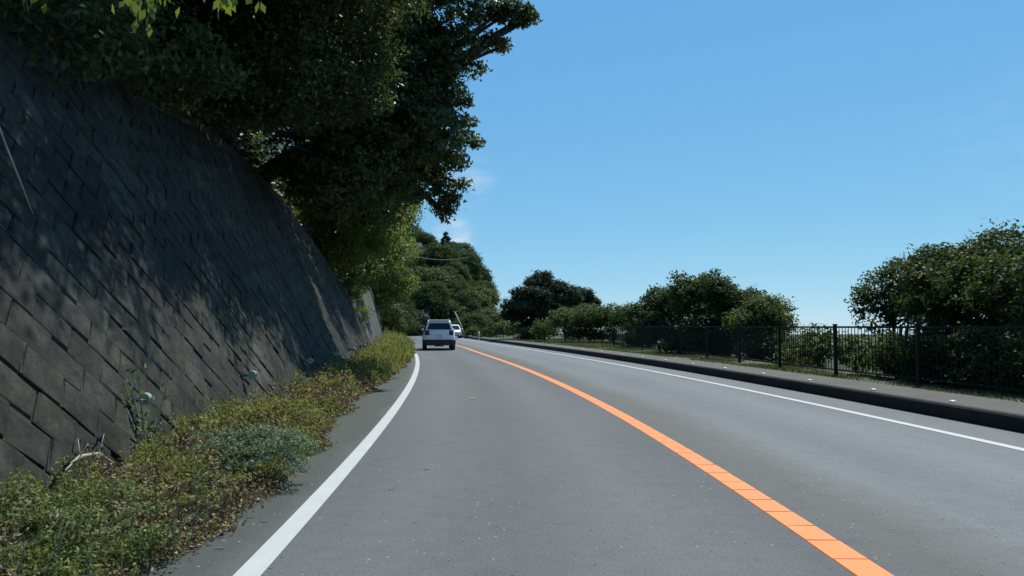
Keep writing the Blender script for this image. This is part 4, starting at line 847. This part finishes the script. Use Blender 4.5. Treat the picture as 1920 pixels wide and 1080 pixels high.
suv = dict(hl=2.12, W=.9, belt=1.02, roof=1.66, wb=.78, wt=.60, wr=.35, axles=(-1.28, 1.29),
    rings=[(-2.13, (.70, .42, .98)), (-2.09, (.80, .36, 1.03)), (-1.95, (.88, .30, 1.08)), (-1.3, (.89, .27, 1.09)), (0, (.88, .26, 1.08)), (1.1, (.88, .27, 1.07)), (1.7, (.87, .28, 1.0)), (2.0, (.82, .32, .93)), (2.1, (.72, .4, .85))],
    cabin=[(-2.03, 1.02), (-1.86, 1.56), (-1.68, 1.645), (-.6, 1.67), (.35, 1.63), (.6, 1.56), (1.2, 1.02)],
    side_glass=[[(-1.72, 1.14), (-1.2, 1.12), (-1.2, 1.52), (-1.62, 1.52)], [(-1.12, 1.12), (-.22, 1.12), (-.22, 1.54), (-1.12, 1.53)], [(-.14, 1.12), (.9, 1.12), (.5, 1.5), (-.14, 1.54)]],
    rear_glass=(0, 1, .10, .2, .84), front_glass=(6, 5, .09, .1, .95),
    boxes=[('rear_bumper', (0, -2.1, .42), (1.6, .2, .31), 'black_plastic', .04), ('front_bumper', (0, 2.06, .40), (1.5, .2, .26), 'black_plastic', .04), ('sill', (.86, 0, .30), (.09, 1.85, .16), 'black_plastic', .02),
        ('rear_quarter_cladding', (.80, -1.93, .42), (.18, .3, .3), 'black_plastic', .04),
        ('tail_lamp_housing', (.655, -2.10, .955), (.25, .09, .26), 'black_plastic', .02), ('tail_lamp', (.655, -2.145, .955), (.11, .03, .11), 'lamp_red', .01), ('number_plate', (0, -2.137, .74), (.34, .015, .17), 'plate', 0),
        ('badge', (.44, -2.12, .885), (.1, .02, .03), 'dark_metal', 0), ('boot_handle', (0, -2.135, .875), (.34, .02, .025), 'grey_metal', 0), ('roof_rail', (.55, -.6, 1.70), (.045, 1.9, .035), 'grey_metal', .01), ('rear_wiper', (0.0, -1.99, 1.19), (.3, .02, .015), 'black_plastic', 0),
        ('roof_spoiler', (0, -1.8, 1.635), (1.1, .2, .035), 'white_car', .012), ('mirror', (.89, .78, 1.1), (.12, .12, .13), 'white_car', .03), ('headlamp', (.66, 2.03, .8), (.2, .1, .18), 'lamp_clear', .03), ('grille', (0, 2.095, .76), (.8, .03, .13), 'black_plastic', 0), ('door_handle', (.885, -.3, .95), (.02, .16, .03), 'grey_metal', 0), ('exhaust', (.0, -2.0, .25), (.5, .2, .08), 'dark_metal', .02)])
hd = math.atan(float(Lx(45) - Lx(40)) / 5)
yv = 41.6; car('suv_car', 'white compact SUV driving away in the left lane, seen from behind', (pix(821, 600, yv - 2)[0] - .2, yv + .3, 0.002), -hd * .75, suv)
hat = dict(hl=2.0, W=.85, belt=.92, roof=1.50, wb=.77, wt=.60, wr=.31, axles=(-1.2, 1.25),
    rings=[(-1.98, (.66, .36, .9)), (-1.92, (.76, .3, .95)), (-1.2, (.82, .24, .97)), (0, (.83, .22, .96)), (1.0, (.82, .22, .93)), (1.6, (.79, .24, .82)), (1.85, (.73, .28, .74)), (1.97, (.6, .34, .66))],
    cabin=[(-1.9, .92), (-1.65, 1.38), (-1.4, 1.47), (-.4, 1.5), (.2, 1.45), (.35, 1.4), (1.1, .92)],
    side_glass=[[(-1.3, .99), (-.3, .99), (-.3, 1.37), (-1.3, 1.36)], [(-.22, .99), (.75, .99), (.3, 1.34), (-.22, 1.37)]],
    rear_glass=(0, 1, .09, .16, .86), front_glass=(6, 5, .09, .1, .95),
    boxes=[('headlamp', (.6, 1.84, .66), (.24, .16, .13), 'lamp_clear', .04), ('grille', (0, 1.955, .55), (.8, .05, .09), 'black_plastic', .01), ('lower_grille', (0, 1.93, .36), (1.1, .08, .1), 'black_plastic', .02), ('number_plate', (0, 1.985, .46), (.33, .015, .165), 'plate', 0), ('mirror', (.92, .68, 1.0), (.18, .12, .13), 'white_car', .03),
        ('tail_lamp', (.68, -1.9, .8), (.2, .08, .3), 'lamp_red', .03), ('rear_bumper', (0, -1.95, .38), (1.3, .1, .18), 'white_car', .03), ('wiper', (.2, 1.1, .945), (.5, .02, .02), 'black_plastic', 0)])
Yo = 82.0; xo = pix(850, 620, Yo)[0]; car('oncoming_car', 'small white car approaching in the distance, partly hidden by the SUV', (xo, Yo, .002), math.pi + .16, hat)
